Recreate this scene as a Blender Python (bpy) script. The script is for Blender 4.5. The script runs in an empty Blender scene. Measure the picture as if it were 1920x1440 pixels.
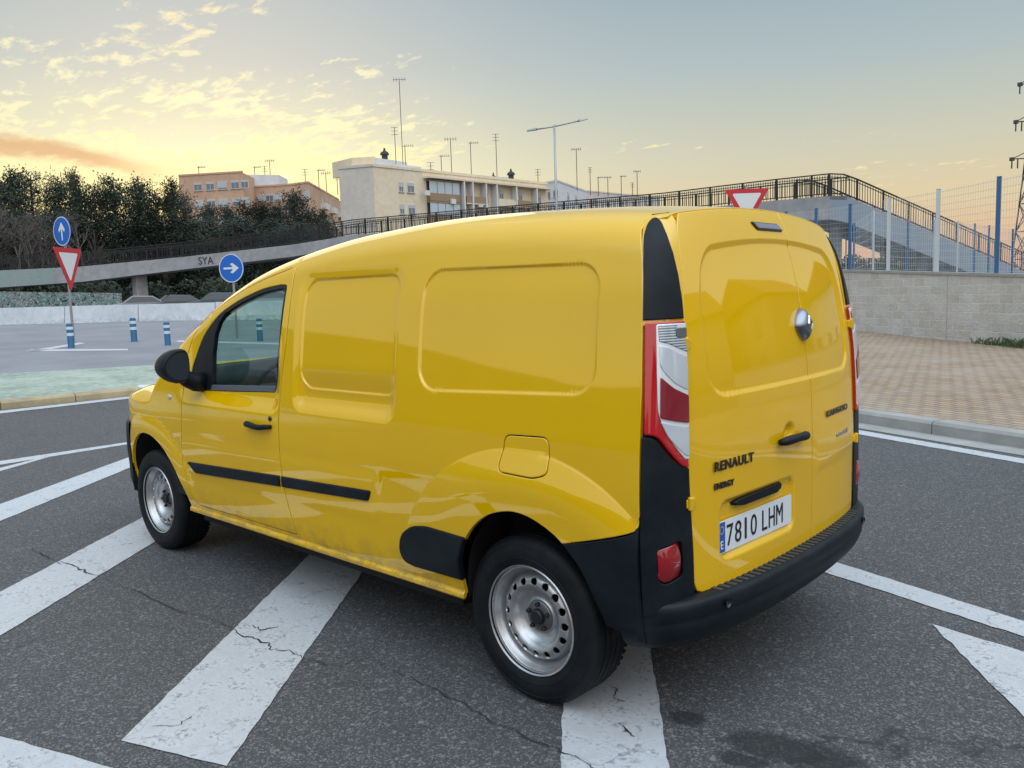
import bpy, bmesh, math, random
import numpy as np
from mathutils import Vector, Matrix
from mathutils.geometry import delaunay_2d_cdt
random.seed(7); rng = np.random.default_rng(7)
C = bpy.context.scene.collection
SC = bpy.context.scene
# ------------------------------------------------------------------ camera
CAM = np.array([-1.9596, 3.0396, 1.5113]); YAW, PIT, ROL, FPX = -0.8248, 0.1079, -0.0325, 1541.5
cf = np.array([math.cos(YAW)*math.cos(PIT), math.sin(YAW)*math.cos(PIT), -math.sin(PIT)])
_r = np.cross(cf, [0, 0, 1]); _r /= np.linalg.norm(_r); _u = np.cross(_r, cf)
cr = math.cos(ROL)*_r + math.sin(ROL)*_u; cu = -math.sin(ROL)*_r + math.cos(ROL)*_u
camd = bpy.data.cameras.new('camera'); camo = bpy.data.objects.new('camera', camd); C.objects.link(camo)
camd.sensor_width = 36; camd.lens = 36*FPX/1920; camd.clip_end = 3000; camd.clip_start = .05
camo.matrix_world = Matrix(((cr[0], cu[0], -cf[0], CAM[0]), (cr[1], cu[1], -cf[1], CAM[1]), (cr[2], cu[2], -cf[2], CAM[2]), (0, 0, 0, 1)))
SC.camera = camo
SC.view_settings.view_transform = 'Standard'; SC.view_settings.look = 'None'
SC.view_settings.exposure = 0.0; SC.view_settings.gamma = 1
def ray(px, py):
    return cf + (px-960)/FPX*cr - (py-720)/FPX*cu
def at(px, py, dep):            # world point seen at a photo pixel, dep metres along the view axis
    p = CAM + dep*ray(px, py); return Vector(p)
def gz(x, y):                   # height of the ground: level round the van, rising gently to the far left
    t = (np.asarray(x)-CAM[0])*.945 - (np.asarray(y)-CAM[1])*.326
    q = np.clip(t-9, 0, 34); return .0255*np.where(q < 4, q*q/8, q-2)
def gp(px, py, dz=0):           # photo pixel -> point on the ground
    d = ray(px, py); lo = None
    t = (dz-CAM[2])/d[2] if d[2] < 0 else 200
    for k in range(60):
        p = CAM+t*d; z = float(gz(p[0], p[1]))+dz
        t2 = (z-CAM[2])/d[2] if d[2] < -1e-6 else t
        t = .6*t+.4*min(t2, 300)
    return Vector(CAM+t*d)
def lin(r, g, b):
    f = lambda c: (c/255/12.92 if c/255 <= .04045 else ((c/255+.055)/1.055)**2.4)
    return (f(r), f(g), f(b), 1)
# ------------------------------------------------------------------ nodes
class NT:
    def __init__(s, tree): s.t = tree; s.n = tree.nodes; s.l = tree.links
    def node(s, ty, **kw):
        n = s.n.new(ty)
        for k, v in kw.items():
            if k.startswith('i_'):
                key = k[2:]; key = int(key) if key.isdigit() else key.replace('_', ' ')
                s.set(n.inputs[key], v)
            else: setattr(n, k, v)
        return n
    def set(s, inp, v):
        if isinstance(v, bpy.types.NodeSocket): s.l.new(v, inp)
        else: inp.default_value = v
    def math(s, op, a, b=0., c=None, clamp=False):
        n = s.n.new('ShaderNodeMath'); n.operation = op; n.use_clamp = clamp
        s.set(n.inputs[0], a); s.set(n.inputs[1], b)
        if c is not None: s.set(n.inputs[2], c)
        return n.outputs[0]
    def vmath(s, op, a, b=None):
        n = s.n.new('ShaderNodeVectorMath'); n.operation = op; s.set(n.inputs[0], a)
        if b is not None: s.set(n.inputs[1], b)
        return n
    def mix(s, f, a, b, mode='MIX'):
        n = s.n.new('ShaderNodeMix'); n.data_type = 'RGBA'; n.blend_type = mode; n.clamp_factor = True
        s.set(n.inputs[0], f); s.set(n.inputs[6], a); s.set(n.inputs[7], b); return n.outputs[2]
    def ramp(s, f, st, interp='LINEAR'):
        n = s.n.new('ShaderNodeValToRGB'); s.set(n.inputs[0], f); cr_ = n.color_ramp; cr_.interpolation = interp
        while len(cr_.elements) > 1: cr_.elements.remove(cr_.elements[-1])
        cr_.elements[0].position = st[0][0]; cr_.elements[0].color = st[0][1]
        for p, c in st[1:]:
            e = cr_.elements.new(p); e.color = c
        return n.outputs[0]
    def mr(s, v, a, b, c=0., d=1., smooth=False):
        n = s.n.new('ShaderNodeMapRange'); n.interpolation_type = 'SMOOTHSTEP' if smooth else 'LINEAR'
        for i, q in enumerate((v, a, b, c, d)): s.set(n.inputs[i], q)
        return n.outputs[0]
    def noise(s, vec, scale, detail=4, rough=.5, dist=0.):
        n = s.n.new('ShaderNodeTexNoise'); s.set(n.inputs['Vector'], vec); s.set(n.inputs['Scale'], scale)
        n.inputs['Detail'].default_value = detail; n.inputs['Roughness'].default_value = rough; n.inputs['Distortion'].default_value = dist
        return n.outputs[0]
    def vor(s, vec, scale, feature='F1', out=0):
        n = s.n.new('ShaderNodeTexVoronoi'); n.feature = feature; s.set(n.inputs['Vector'], vec); s.set(n.inputs['Scale'], scale)
        return n.outputs[out]
MATS = {}
def mat(name, col, rough=.5, metal=0, spec=.5, coat=0, coat_rough=.03, build=None, bump=None, **kw):
    if name in MATS: return MATS[name]
    m = bpy.data.materials.new(name); m.use_nodes = True; t = NT(m.node_tree)
    b = m.node_tree.nodes['Principled BSDF']
    b.inputs['Base Color'].default_value = col; b.inputs['Roughness'].default_value = rough
    b.inputs['Metallic'].default_value = metal; b.inputs['Specular IOR Level'].default_value = spec
    b.inputs['Coat Weight'].default_value = coat; b.inputs['Coat Roughness'].default_value = coat_rough
    for k, v in kw.items(): b.inputs[k.replace('_', ' ')].default_value = v
    t.b = b
    t.pos = m.node_tree.nodes.new('ShaderNodeNewGeometry').outputs['Position']
    t.obj = m.node_tree.nodes.new('ShaderNodeTexCoord').outputs['Object']
    def bumpf(h, strength=.3, dist=.01):
        n = t.node('ShaderNodeBump'); n.inputs['Strength'].default_value = strength; n.inputs['Distance'].default_value = dist
        t.set(n.inputs['Height'], h); t.l.new(n.outputs[0], b.inputs['Normal'])
    t.bump = bumpf
    if build: build(t)
    MATS[name] = m; return m
# ------------------------------------------------------------------ sky
SUN_AZ = math.radians(-28); SUN_EL = math.radians(5)
w = bpy.data.worlds.new('World'); SC.world = w; w.use_nodes = True
t = NT(w.node_tree); w.node_tree.nodes.clear()
tc = t.node('ShaderNodeTexCoord').outputs['Generated']
d = t.vmath('NORMALIZE', tc).outputs[0]
sep = t.node('ShaderNodeSeparateXYZ'); t.l.new(d, sep.inputs[0]); X, Y, Z = sep.outputs
el = t.math('MAXIMUM', Z, 0.0)
hl = t.math('SQRT', t.math('ADD', t.math('MULTIPLY', X, X), t.math('MULTIPLY', Y, Y)))
ca = t.math('DIVIDE', t.math('ADD', t.math('MULTIPLY', X, math.cos(SUN_AZ)), t.math('MULTIPLY', Y, math.sin(SUN_AZ))), t.math('MAXIMUM', hl, .001))   # cosine of azimuth from the glow
nearsun = t.math('POWER', 2.71828, t.math('MULTIPLY', t.math('SUBTRACT', ca, 1.0), 18.0))
away = t.ramp(el, [(0, lin(226, 172, 150)), (.035, lin(232, 188, 150)), (.09, lin(228, 208, 168)), (.15, lin(208, 206, 184)), (.24, lin(178, 192, 194)), (.37, lin(144, 168, 184)), (.6, lin(160, 184, 202)), (1, lin(200, 214, 226))])
glow = t.ramp(el, [(0, lin(255, 188, 84)), (.08, lin(255, 228, 140)), (.14, lin(255, 250, 208)), (.20, lin(230, 228, 200)), (.26, lin(206, 208, 202)), (.36, lin(186, 194, 199)), (.6, lin(166, 184, 198)), (1, lin(200, 214, 226))])
col = t.mix(nearsun, away, glow)
# opposite the sunset the sky is a soft pale pink-grey, brighter than the part in view
opp = t.mr(ca, .1, -.9, 0, 1, True)
opc = t.ramp(el, [(0, lin(206, 186, 178)), (.12, lin(226, 214, 206)), (.4, lin(222, 226, 230)), (1, lin(205, 218, 230))])
col = t.mix(opp, col, opc)
bright = t.math('ADD', t.mr(ca, .55, -.3, .97, 1.5, True), t.math('MULTIPLY', t.mr(el, .42, .70, 0, 1, True), t.mr(ca, .6, -.3, .5, 2.0, True)))
# clouds on a flat layer: torn cloudlets near the glow
zz = t.math('ADD', el, .09)
cx = t.math('DIVIDE', X, zz); cy = t.math('DIVIDE', Y, zz)
cv = t.node('ShaderNodeCombineXYZ'); t.l.new(cx, cv.inputs[0]); t.l.new(cy, cv.inputs[1])
rot = t.node('ShaderNodeMapping'); t.l.new(cv.outputs[0], rot.inputs[0]); rot.inputs['Rotation'].default_value = (0, 0, math.radians(35)); rot.inputs['Scale'].default_value = (1.0, 1.7, 1)
big = t.noise(rot.outputs[0], 1.15, 3, .5)
fine = t.noise(rot.outputs[0], 7.5, 7, .64, .3)
cl = t.math('ADD', t.math('MULTIPLY', big, .55), t.math('MULTIPLY', fine, .6))
cover = t.math('ADD', t.mr(ca, .93, .992, -.13, .075, True), t.mr(el, .33, .10, -.10, .085, True))
cm = t.mr(t.math('ADD', cl, cover), .625, .715, 0, 1, True)
cm = t.math('MULTIPLY', cm, t.mr(el, .01, .06, 0, 1))
ccol = t.ramp(el, [(0, lin(255, 205, 110)), (.12, lin(255, 243, 176)), (.22, lin(255, 249, 205)), (.35, lin(255, 240, 190)), (.5, lin(222, 222, 216)), (1, lin(215, 220, 226))])
col = t.mix(t.math('MULTIPLY', cm, t.mr(ca, .3, .9, .22, .85)), col, ccol)
# one dark orange-grey streak low over the trees on the left of the glow
saz = t.math('ARCTAN2', Y, X)
sn = t.noise(rot.outputs[0], 2.2, 5, .6)
sline = t.math('ADD', .172, t.math('MULTIPLY', t.math('ADD', saz, .27), .16))
sd = t.math('ABSOLUTE', t.math('SUBTRACT', t.math('ADD', el, t.math('MULTIPLY', t.math('SUBTRACT', sn, .5), .035)), sline))
sm = t.math('MULTIPLY', t.mr(sd, .014, .003, 0, 1, True), t.math('MULTIPLY', t.mr(saz, -.47, -.36, 0, 1, True), t.mr(saz, .5, .1, 0, 1, True)))
col = t.mix(t.math('MULTIPLY', sm, .85), col, lin(214, 168, 126))
sky = t.node('ShaderNodeTexSky'); sky.sky_type = 'NISHITA'; sky.sun_disc = False
sky.sun_elevation = SUN_EL; sky.sun_rotation = math.pi/2-SUN_AZ; sky.dust_density = 2.0
bg1 = t.node('ShaderNodeBackground'); t.l.new(t.mix(1.0, col, t.node('ShaderNodeCombineXYZ').outputs[0], 'ADD') if False else col, bg1.inputs[0]); t.l.new(bright, bg1.inputs[1])
bg2 = t.node('ShaderNodeBackground'); t.l.new(sky.outputs[0], bg2.inputs[0]); bg2.inputs[1].default_value = .006
ad = t.node('ShaderNodeAddShader'); t.l.new(bg1.outputs[0], ad.inputs[0]); t.l.new(bg2.outputs[0], ad.inputs[1])
wo = t.node('ShaderNodeOutputWorld'); t.l.new(ad.outputs[0], wo.inputs[0])
sl = bpy.data.lights.new('sun', 'SUN'); sl.energy = .4; sl.angle = math.radians(40); sl.color = (1, .86, .68)
so = bpy.data.objects.new('sun', sl); C.objects.link(so)
sd_ = Vector((math.cos(SUN_AZ)*math.cos(SUN_EL+.12), math.sin(SUN_AZ)*math.cos(SUN_EL+.12), math.sin(SUN_EL+.12)))
so.rotation_euler = sd_.to_track_quat('Z', 'Y').to_euler()
# ------------------------------------------------------------------ mesh helpers
def tag(o, label=None, cat=None, group=None, kind=None):
    if label: o['label'] = label
    if cat: o['category'] = cat
    if group: o['group'] = group
    if kind: o['kind'] = kind
    return o
def mkobj(name, verts, faces, m, parent=None, smooth=False, normals=None):
    me = bpy.data.meshes.new(name); me.from_pydata([tuple(map(float, v)) for v in verts], [], [tuple(int(i) for i in f) for f in faces]); me.update()
    for mm in (m if isinstance(m, (list, tuple)) else [m]): me.materials.append(mm)
    if smooth or normals is not None: me.polygons.foreach_set('use_smooth', [True]*len(me.polygons))
    if normals is not None: me.normals_split_custom_set_from_vertices([tuple(n) for n in normals])
    o = bpy.data.objects.new(name, me); C.objects.link(o)
    if parent: o.parent = parent
    return o
def empty(name, loc=(0, 0, 0), rz=0):
    o = bpy.data.objects.new(name, None); C.objects.link(o); o.location = loc; o.rotation_euler = (0, 0, rz); o.empty_display_size = .2
    return o
class MB:
    def __init__(s): s.v = []; s.f = []; s.mi = []; s.cur = 0
    def add(s, vs, fs):
        n = len(s.v); s.v += [tuple(v) for v in vs]; s.f += [tuple(i+n for i in f) for f in fs]; s.mi += [s.cur]*len(fs); return s
    def box(s, a, b, M=None):
        x0, y0, z0 = a; x1, y1, z1 = b
        vs = [Vector(p) for p in ((x0, y0, z0), (x1, y0, z0), (x1, y1, z0), (x0, y1, z0), (x0, y0, z1), (x1, y0, z1), (x1, y1, z1), (x0, y1, z1))]
        if M is not None: vs = [M @ v for v in vs]
        return s.add(vs, [(0, 3, 2, 1), (4, 5, 6, 7), (0, 1, 5, 4), (1, 2, 6, 5), (2, 3, 7, 6), (3, 0, 4, 7)])
    def prism8(s, lo, hi):       # two matching loops
        n = len(lo); fs = [tuple(range(n))[::-1], tuple(range(n, 2*n))]
        for i in range(n): j = (i+1) % n; fs.append((i, j, n+j, n+i))
        return s.add(list(lo)+list(hi), fs)
    def bar(s, p, q, w, h=None, up=(0, 0, 1)):
        p, q = Vector(p), Vector(q); h = h or w; d = (q-p); L = d.length
        if L < 1e-6: return s
        d /= L; up = Vector(up)
        if abs(d.dot(up)) > .99: up = Vector((1, 0, 0))
        a = d.cross(up).normalized()*(w/2); b = a.cross(d).normalized()*(h/2)
        lo = [p-a-b, p+a-b, p+a+b, p-a+b]; hi = [x+d*L for x in lo]
        return s.add(lo+hi, [(0, 1, 2, 3), (7, 6, 5, 4), (0, 4, 5, 1), (1, 5, 6, 2), (2, 6, 7, 3), (3, 7, 4, 0)])
    def tube(s, pts, r, n=8, cap=True):
        pts = [Vector(p) for p in pts]; R = r if hasattr(r, '__len__') else [r]*len(pts); base = len(s.v); ref = None
        for i, p in enumerate(pts):
            d = (pts[min(i+1, len(pts)-1)]-pts[max(i-1, 0)]).normalized()
            if ref is None: ref = Vector((0, 0, 1)) if abs(d.z) < .9 else Vector((1, 0, 0))
            a = d.cross(ref).normalized(); b = d.cross(a).normalized(); ref = b.cross(d) if False else ref
            for k in range(n):
                an = 2*math.pi*k/n; s.v.append(tuple(p+a*math.cos(an)*R[i]+b*math.sin(an)*R[i]))
        for i in range(len(pts)-1):
            for k in range(n):
                a0 = base+i*n+k; a1 = base+i*n+(k+1) % n; s.f.append((a0, a1, a1+n, a0+n)); s.mi.append(s.cur)
        if cap:
            s.f.append(tuple(base+k for k in range(n))[::-1]); s.f.append(tuple(base+(len(pts)-1)*n+k for k in range(n))); s.mi += [s.cur]*2
        return s
    def lathe(s, prof, n=48, M=None, axis='y'):     # prof: (radius, along)
        base = len(s.v)
        for r, a in prof:
            for k in range(n):
                th = 2*math.pi*k/n
                v = Vector((r*math.cos(th), a, r*math.sin(th))) if axis == 'y' else Vector((r*math.cos(th), r*math.sin(th), a))
                s.v.append(tuple(M @ v if M is not None else v))
        for i in range(len(prof)-1):
            for k in range(n):
                a0 = base+i*n+k; a1 = base+i*n+(k+1) % n; s.f.append((a0, a1, a1+n, a0+n)); s.mi.append(s.cur)
        return s
    def build(s, name, m, parent=None, smooth=False, angle=None, bevel=0):
        me = bpy.data.meshes.new(name); me.from_pydata(s.v, [], s.f); me.update()
        for mm in (m if isinstance(m, (list, tuple)) else [m]): me.materials.append(mm)
        if isinstance(m, (list, tuple)): me.polygons.foreach_set('material_index', s.mi)
        bm = bmesh.new(); bm.from_mesh(me); bmesh.ops.recalc_face_normals(bm, faces=bm.faces)
        bm.to_mesh(me); bm.free()
        if smooth or angle:
            me.polygons.foreach_set('use_smooth', [True]*len(me.polygons))
            if angle: me.set_sharp_from_angle(angle=math.radians(angle))
        o = bpy.data.objects.new(name, me); C.objects.link(o)
        if parent: o.parent = parent
        if bevel:
            b = o.modifiers.new('bevel', 'BEVEL'); b.width = bevel; b.segments = 3; b.limit_method = 'ANGLE'; b.angle_limit = math.radians(35)
            me.polygons.foreach_set('use_smooth', [True]*len(me.polygons)); 
            o.modifiers.new('wn', 'WEIGHTED_NORMAL')
        return o
def copy_tree(o, parent=None):
    c = o.copy(); C.objects.link(c)
    if parent: c.parent = parent
    for ch in list(o.children): copy_tree(ch, c)
    return c
def text_mesh(name, s, size, m, parent, M, extrude=.002, sx=1.0, align='LEFT', bold=0.0, space=1.0):
    cu_ = bpy.data.curves.new('txt', 'FONT'); cu_.body = s; cu_.size = size; cu_.extrude = extrude; cu_.align_x = align; cu_.offset = bold; cu_.space_character = space
    o = bpy.data.objects.new('txt', cu_); C.objects.link(o)
    me = bpy.data.meshes.new_from_object(o.evaluated_get(bpy.context.evaluated_depsgraph_get()))
    bpy.data.objects.remove(o); bpy.data.curves.remove(cu_)
    me.transform(Matrix.Diagonal((sx, 1, 1, 1))); me.transform(M); me.materials.clear(); me.materials.append(m)
    o = bpy.data.objects.new(name, me); C.objects.link(o)
    if parent: o.parent = parent
    return o
# ================================================================== GROUND
def wp(p): return (p.x, p.y)
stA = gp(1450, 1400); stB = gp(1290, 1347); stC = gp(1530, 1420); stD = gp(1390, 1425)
def _asph(t):
    P = t.pos
    n1 = t.noise(P, .35, 4, .6); n2 = t.noise(P, 3.0, 5, .65)
    v = t.vor(P, 165, 'F1', 1); sv = t.node('ShaderNodeSeparateColor'); t.l.new(v, sv.inputs[0]); sp_ = sv.outputs[0]
    v2 = t.vor(P, 75, 'F1', 1); sv2 = t.node('ShaderNodeSeparateColor'); t.l.new(v2, sv2.inputs[0])
    base = t.mix(n1, (.054, .054, .058, 1), (.090, .089, .094, 1))
    base = t.mix(t.mr(n2, .3, .7), base, (.080, .080, .084, 1)); 
    gr = t.ramp(sp_, [(0, (.020, .020, .022, 1)), (.45, (.062, .061, .065, 1)), (.8, (.13, .13, .135, 1)), (.97, (.33, .325, .32, 1))])
    base = t.mix(.42, base, gr)
    base = t.mix(t.mr(sv2.outputs[1], .93, .98, 0, .4), base, (.30, .29, .28, 1))
    fac = None
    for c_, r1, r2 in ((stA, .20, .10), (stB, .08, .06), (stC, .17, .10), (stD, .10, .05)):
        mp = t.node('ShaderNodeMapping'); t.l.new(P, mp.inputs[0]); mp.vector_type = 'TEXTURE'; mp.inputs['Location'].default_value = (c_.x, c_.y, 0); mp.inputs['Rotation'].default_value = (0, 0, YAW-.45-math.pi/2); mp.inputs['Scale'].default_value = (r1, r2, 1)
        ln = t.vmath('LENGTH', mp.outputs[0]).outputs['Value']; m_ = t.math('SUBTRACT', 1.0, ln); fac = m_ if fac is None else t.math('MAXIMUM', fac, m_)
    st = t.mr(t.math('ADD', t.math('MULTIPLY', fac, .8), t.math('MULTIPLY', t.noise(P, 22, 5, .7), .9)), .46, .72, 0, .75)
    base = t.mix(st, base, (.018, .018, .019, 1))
    ck = t.node('ShaderNodeTexVoronoi', feature='DISTANCE_TO_EDGE'); t.set(ck.inputs['Scale'], .42)
    wv = t.vmath('ADD', P, t.vmath('SCALE', t.node('ShaderNodeTexNoise', i_Scale=3.0, i_Detail=5.0, i_Vector=P).outputs[1]).outputs[0]); wv.inputs[1].default_value = (0, 0, 0)
    sc = t.vmath('SCALE', t.node('ShaderNodeTexNoise', i_Scale=2.6, i_Detail=6.0, i_Vector=P).outputs[1]); sc.inputs['Scale'].default_value = .55
    t.l.new(t.vmath('ADD', P, sc.outputs[0]).outputs[0], ck.inputs['Vector'])
    crk = t.math('MULTIPLY', t.mr(ck.outputs[0], .0, .007, 1, 0), t.mr(t.noise(P, .8, 3, .6), .50, .62, 0, .7))
    base = t.mix(crk, base, (.02, .02, .021, 1))
    t.set(t.b.inputs['Base Color'], base)
    t.bump(t.math('ADD', t.math('MULTIPLY', sp_, .6), t.math('MULTIPLY', n2, 1.0)), .55, .006)
ASPH = mat('road asphalt', (.1, .1, .1, 1), .82, spec=.35, build=_asph)
def _paintm(t):
    P = t.pos; n = t.noise(P, 9, 6, .7); n2 = t.noise(P, 60, 4, .7); n3 = t.noise(P, 1.3, 3, .5)
    c_ = t.mix(t.mr(n, .35, .7), (.44, .45, .47, 1), (.56, .57, .59, 1)); c_ = t.mix(t.mr(n3, .35, .7, 0, .3), c_, (.42, .43, .45, 1))
    v = t.vor(P, 70, 'F1', 0)
    wear = t.mr(t.math('ADD', t.math('MULTIPLY', n, .55), t.math('MULTIPLY', n2, .55)), .575, .68, 0, .7)
    c_ = t.mix(wear, c_, (.12, .12, .125, 1))
    ck = t.node('ShaderNodeTexVoronoi', feature='DISTANCE_TO_EDGE'); t.set(ck.inputs['Scale'], 4.0)
    sc = t.vmath('SCALE', t.node('ShaderNodeTexNoise', i_Scale=6.0, i_Detail=6.0, i_Vector=P).outputs[1]); sc.inputs['Scale'].default_value = .25
    t.l.new(t.vmath('ADD', P, sc.outputs[0]).outputs[0], ck.inputs['Vector'])
    c_ = t.mix(t.math('MULTIPLY', t.mr(ck.outputs[0], 0, .02, 1, 0), t.mr(t.noise(P, 2.5, 3, .5), .48, .62, 0, .55)), c_, (.10, .10, .10, 1))
    t.set(t.b.inputs['Base Color'], c_); t.bump(t.math('ADD', n2, t.vor(P, 105, 'F1', 0)), .35, .004)
RP = mat('worn road paint', (.6, .6, .6, 1), .7, build=_paintm)
xs_ = sorted(set([-900, -500, -300, -200, -140, -100, -80, -60]+[-50+2*i for i in range(76)]+[110, 130, 160, 200, 300, 500, 900]))
ys_ = sorted(set([-900, -500, -300, -200, -150, -120]+[-100+2*i for i in range(66)]+[40, 60, 80, 120, 200, 300, 500, 900]))
vs = [(x, y, float(gz(x, y))) for x in xs_ for y in ys_]; ny = len(ys_)
fs = [(i*ny+j, (i+1)*ny+j, (i+1)*ny+j+1, i*ny+j+1) for i in range(len(xs_)-1) for j in range(ny-1)]
ground = mkobj('ground', vs, fs, ASPH, smooth=True); tag(ground, kind='structure')
def inpoly0(pts, poly):
    x, y = pts[:, 0], pts[:, 1]; c = np.zeros(len(pts), bool); j = len(poly)-1
    for i in range(len(poly)):
        xi, yi = poly[i]; xj, yj = poly[j]
        if yi != yj: c ^= ((yi > y) != (yj > y)) & (x < (xj-xi)*(y-yi)/(yj-yi)+xi)
        j = i
    return c
def sheet(name, poly, dz, m, grid=2.0, edge=1.0, jag=0., kind='structure', skirt=0):
    poly = [np.array(p[:2], float) for p in poly]; out = []
    for i in range(len(poly)):
        a, b = poly[i], poly[(i+1) % len(poly)]; L = np.linalg.norm(b-a); k = max(1, int(L/edge))
        nn = np.array([-(b-a)[1], (b-a)[0]])/max(L, 1e-6)
        for j in range(k): out.append(a+(b-a)*j/k+(nn*rng.normal(0, jag) if jag and j else 0))
    P_ = np.array(out); n = len(P_); lo, hi = P_.min(0), P_.max(0)
    gx, gy = np.meshgrid(np.arange(lo[0], hi[0], grid), np.arange(lo[1], hi[1], grid)); G = np.stack([gx.ravel(), gy.ravel()], 1); G = G[inpoly0(G, P_)] if len(G) else G
    r = delaunay_2d_cdt([Vector(q) for q in P_]+[Vector(q) for q in G], [(i, (i+1) % n) for i in range(n)], [], 0, 1e-6)
    vo = np.array([[q.x, q.y] for q in r[0]]); fo = np.array([f for f in r[2] if len(f) == 3]); fo = fo[inpoly0(vo[fo].mean(1), P_)]
    V = [(x, y, float(gz(x, y))+dz) for x, y in vo]; F = []
    for f in fo:
        a, b, c_ = vo[f[0]], vo[f[1]], vo[f[2]]; F.append(tuple(f) if np.cross(b-a, c_-a) > 0 else (f[0], f[2], f[1]))
    if skirt:
        b0 = len(V); V += [(x, y, float(gz(x, y))+dz) for x, y in P_]+[(x, y, float(gz(x, y))+dz-skirt) for x, y in P_]
        F += [(b0+i, b0+(i+1) % n, b0+n+(i+1) % n, b0+n+i) for i in range(n)]
    o = mkobj(name, V, F, m); tag(o, kind=kind); return o
def ext(a, b, k0=0., k1=0.):      # extend a segment by k0 before a and k1 after b (metres)
    d_ = (b-a); d_.z = 0; d_.normalize(); return a-d_*k0, b+d_*k1
def stripe(e1, e2, k0, k1, dz=.004):   # two pixel edges
    a, b = ext(gp(*e1[0]), gp(*e1[1]), k0, k1); c_, d_ = ext(gp(*e2[0]), gp(*e2[1]), k0, k1)
    sheet('road_marking', [a, b, d_, c_], dz, RP, grid=1.0, edge=.05, jag=.002)
stripe(((0, 946), (236, 860)), ((0, 978), (240, 879)), 3, 6)
stripe(((0, 1111), (267, 971)), ((0, 1193), (295, 1014)), 1.5, 4)
stripe(((227, 1390), (579, 1042)), ((425, 1438), (679, 1074)), 0, 2.5)
stripe(((1053, 1439), (1055, 1329)), ((1254, 1439), (1220, 1219)), .6, 2.2)
a, b = gp(0, 1382), gp(208, 1440); dd_ = (b-a).normalized(); nn_ = Vector((dd_.y, -dd_.x, 0)); nn_ = nn_ if nn_.dot(Vector(CAM)-a) > 0 else -nn_
sheet('road_marking', [a-dd_*3, b+dd_*.12, b+dd_*.12+nn_*.3, a-dd_*3+nn_*.3], .004, RP, grid=1, edge=.05, jag=.002)
stripe(((1647, 1080), (1920, 1166)), ((1565, 1080), (1920, 1195)), .5, 3)
sheet('road_marking', [gp(1747, 1171), gp(1920, 1224), gp(1990, 1246), gp(1990, 1410), gp(1920, 1346)], .004, RP, grid=1, edge=.05, jag=.002)
stripe(((0, 865), (236, 830)), ((0, 872), (236, 834)), 3, 5)
stripe(((0, 878), (40, 868)), ((0, 884), (52, 869)), 3, .3)
# open joints and cracks in the surface
def crack(pts, w_=.012, dz=.0065):
    P_ = [gp(*p) for p in pts]; Q = []
    for i in range(len(P_)-1):
        for k in range(5):
            q = P_[i].lerp(P_[i+1], k/5); q.x += random.gauss(0, .007); q.y += random.gauss(0, .007); Q.append(q)
    Q.append(P_[-1]); V = []; F = []
    for i, q in enumerate(Q):
        d_ = Q[min(i+1, len(Q)-1)]-Q[max(i-1, 0)]; n_ = Vector((-d_.y, d_.x, 0)).normalized()*w_*random.uniform(.12, .5)*(math.sin(math.pi*(i+.3)/(len(Q)))**.4)
        V += [(q.x+n_.x, q.y+n_.y, dz), (q.x-n_.x, q.y-n_.y, dz)]
    for i in range(len(Q)-1): F.append((2*i, 2*i+1, 2*i+3, 2*i+2))
    tag(mkobj('road_crack', V, F, mat('crack dirt', (.022, .022, .022, 1), .9)), kind='structure')
crack([(436, 1180), (452, 1193), (478, 1200), (503, 1208), (508, 1220), (545, 1222), (566, 1236)], .011)
crack([(472, 1176), (490, 1183), (520, 1176)], .010)
crack([(110, 1053), (140, 1062), (155, 1072), (170, 1078), (185, 1081)], .013)
crack([(690, 1236), (760, 1268), (820, 1300), (900, 1340), (980, 1385), (1048, 1410), (1080, 1422), (1110, 1442), (1180, 1480)], .007)
crack([(60, 1030), (90, 1045), (115, 1060)], .010); crack([(1145, 1290), (1160, 1296), (1150, 1310), (1172, 1318)], .010); crack([(1165, 1355), (1172, 1375), (1190, 1384)], .012)
crack([(200, 1085), (260, 1110), (330, 1145), (400, 1165), (436, 1180)], .007); crack([(566, 1236), (630, 1252), (690, 1236)], .006); crack([(285, 1365), (340, 1362), (360, 1345)], .005)
# ------------------------------------------------------------------ left: kerbed green island, far carriageway
def _grn(t):
    n = t.noise(t.pos, 1.2, 6, .65); m_ = t.noise(t.pos, 9, 5, .6)
    c_ = t.mix(t.mr(n, .35, .65), (.17, .23, .18, 1), (.36, .40, .33, 1)); t.set(t.b.inputs['Base Color'], t.mix(t.mr(m_, .4, .7, 0, .6), c_, (.50, .52, .48, 1)))
GRN = mat('faded green paint', (.3, .4, .33, 1), .8, build=_grn)
def _conc(t):
    n = t.noise(t.pos, 2.5, 6, .65); t.set(t.b.inputs['Base Color'], t.mix(t.mr(n, .3, .7), (.25, .25, .245, 1), (.38, .375, .36, 1))); t.bump(t.noise(t.pos, 40, 4, .7), .3, .006)
CON = mat('grey concrete', (.3, .3, .3, 1), .85, build=_conc)
def _tan(t):
    n = t.noise(t.pos, 1.7, 6, .7); t.set(t.b.inputs['Base Color'], t.mix(t.mr(n, .35, .65), (.27, .22, .15, 1), (.46, .37, .22, 1))); t.bump(t.noise(t.pos, 30, 4, .7), .4, .01)
TAN = mat('weathered kerb with old yellow paint', (.3, .25, .2, 1), .85, build=_tan)
k0, k1 = ext(gp(0, 752, .13), gp(247, 728, .13), 12, 14); kn = Vector((-(k1-k0).y, (k1-k0).x, 0)).normalized(); kn = kn if kn.dot(k0-Vector(CAM)) > 0 else -kn
f0, f1 = ext(gp(0, 700, .13), gp(289, 684, .13), 12, 10)
sheet('island', [k0+kn*.22, k1+kn*.22, f1, f0], .125, GRN, skirt=.2)
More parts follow.
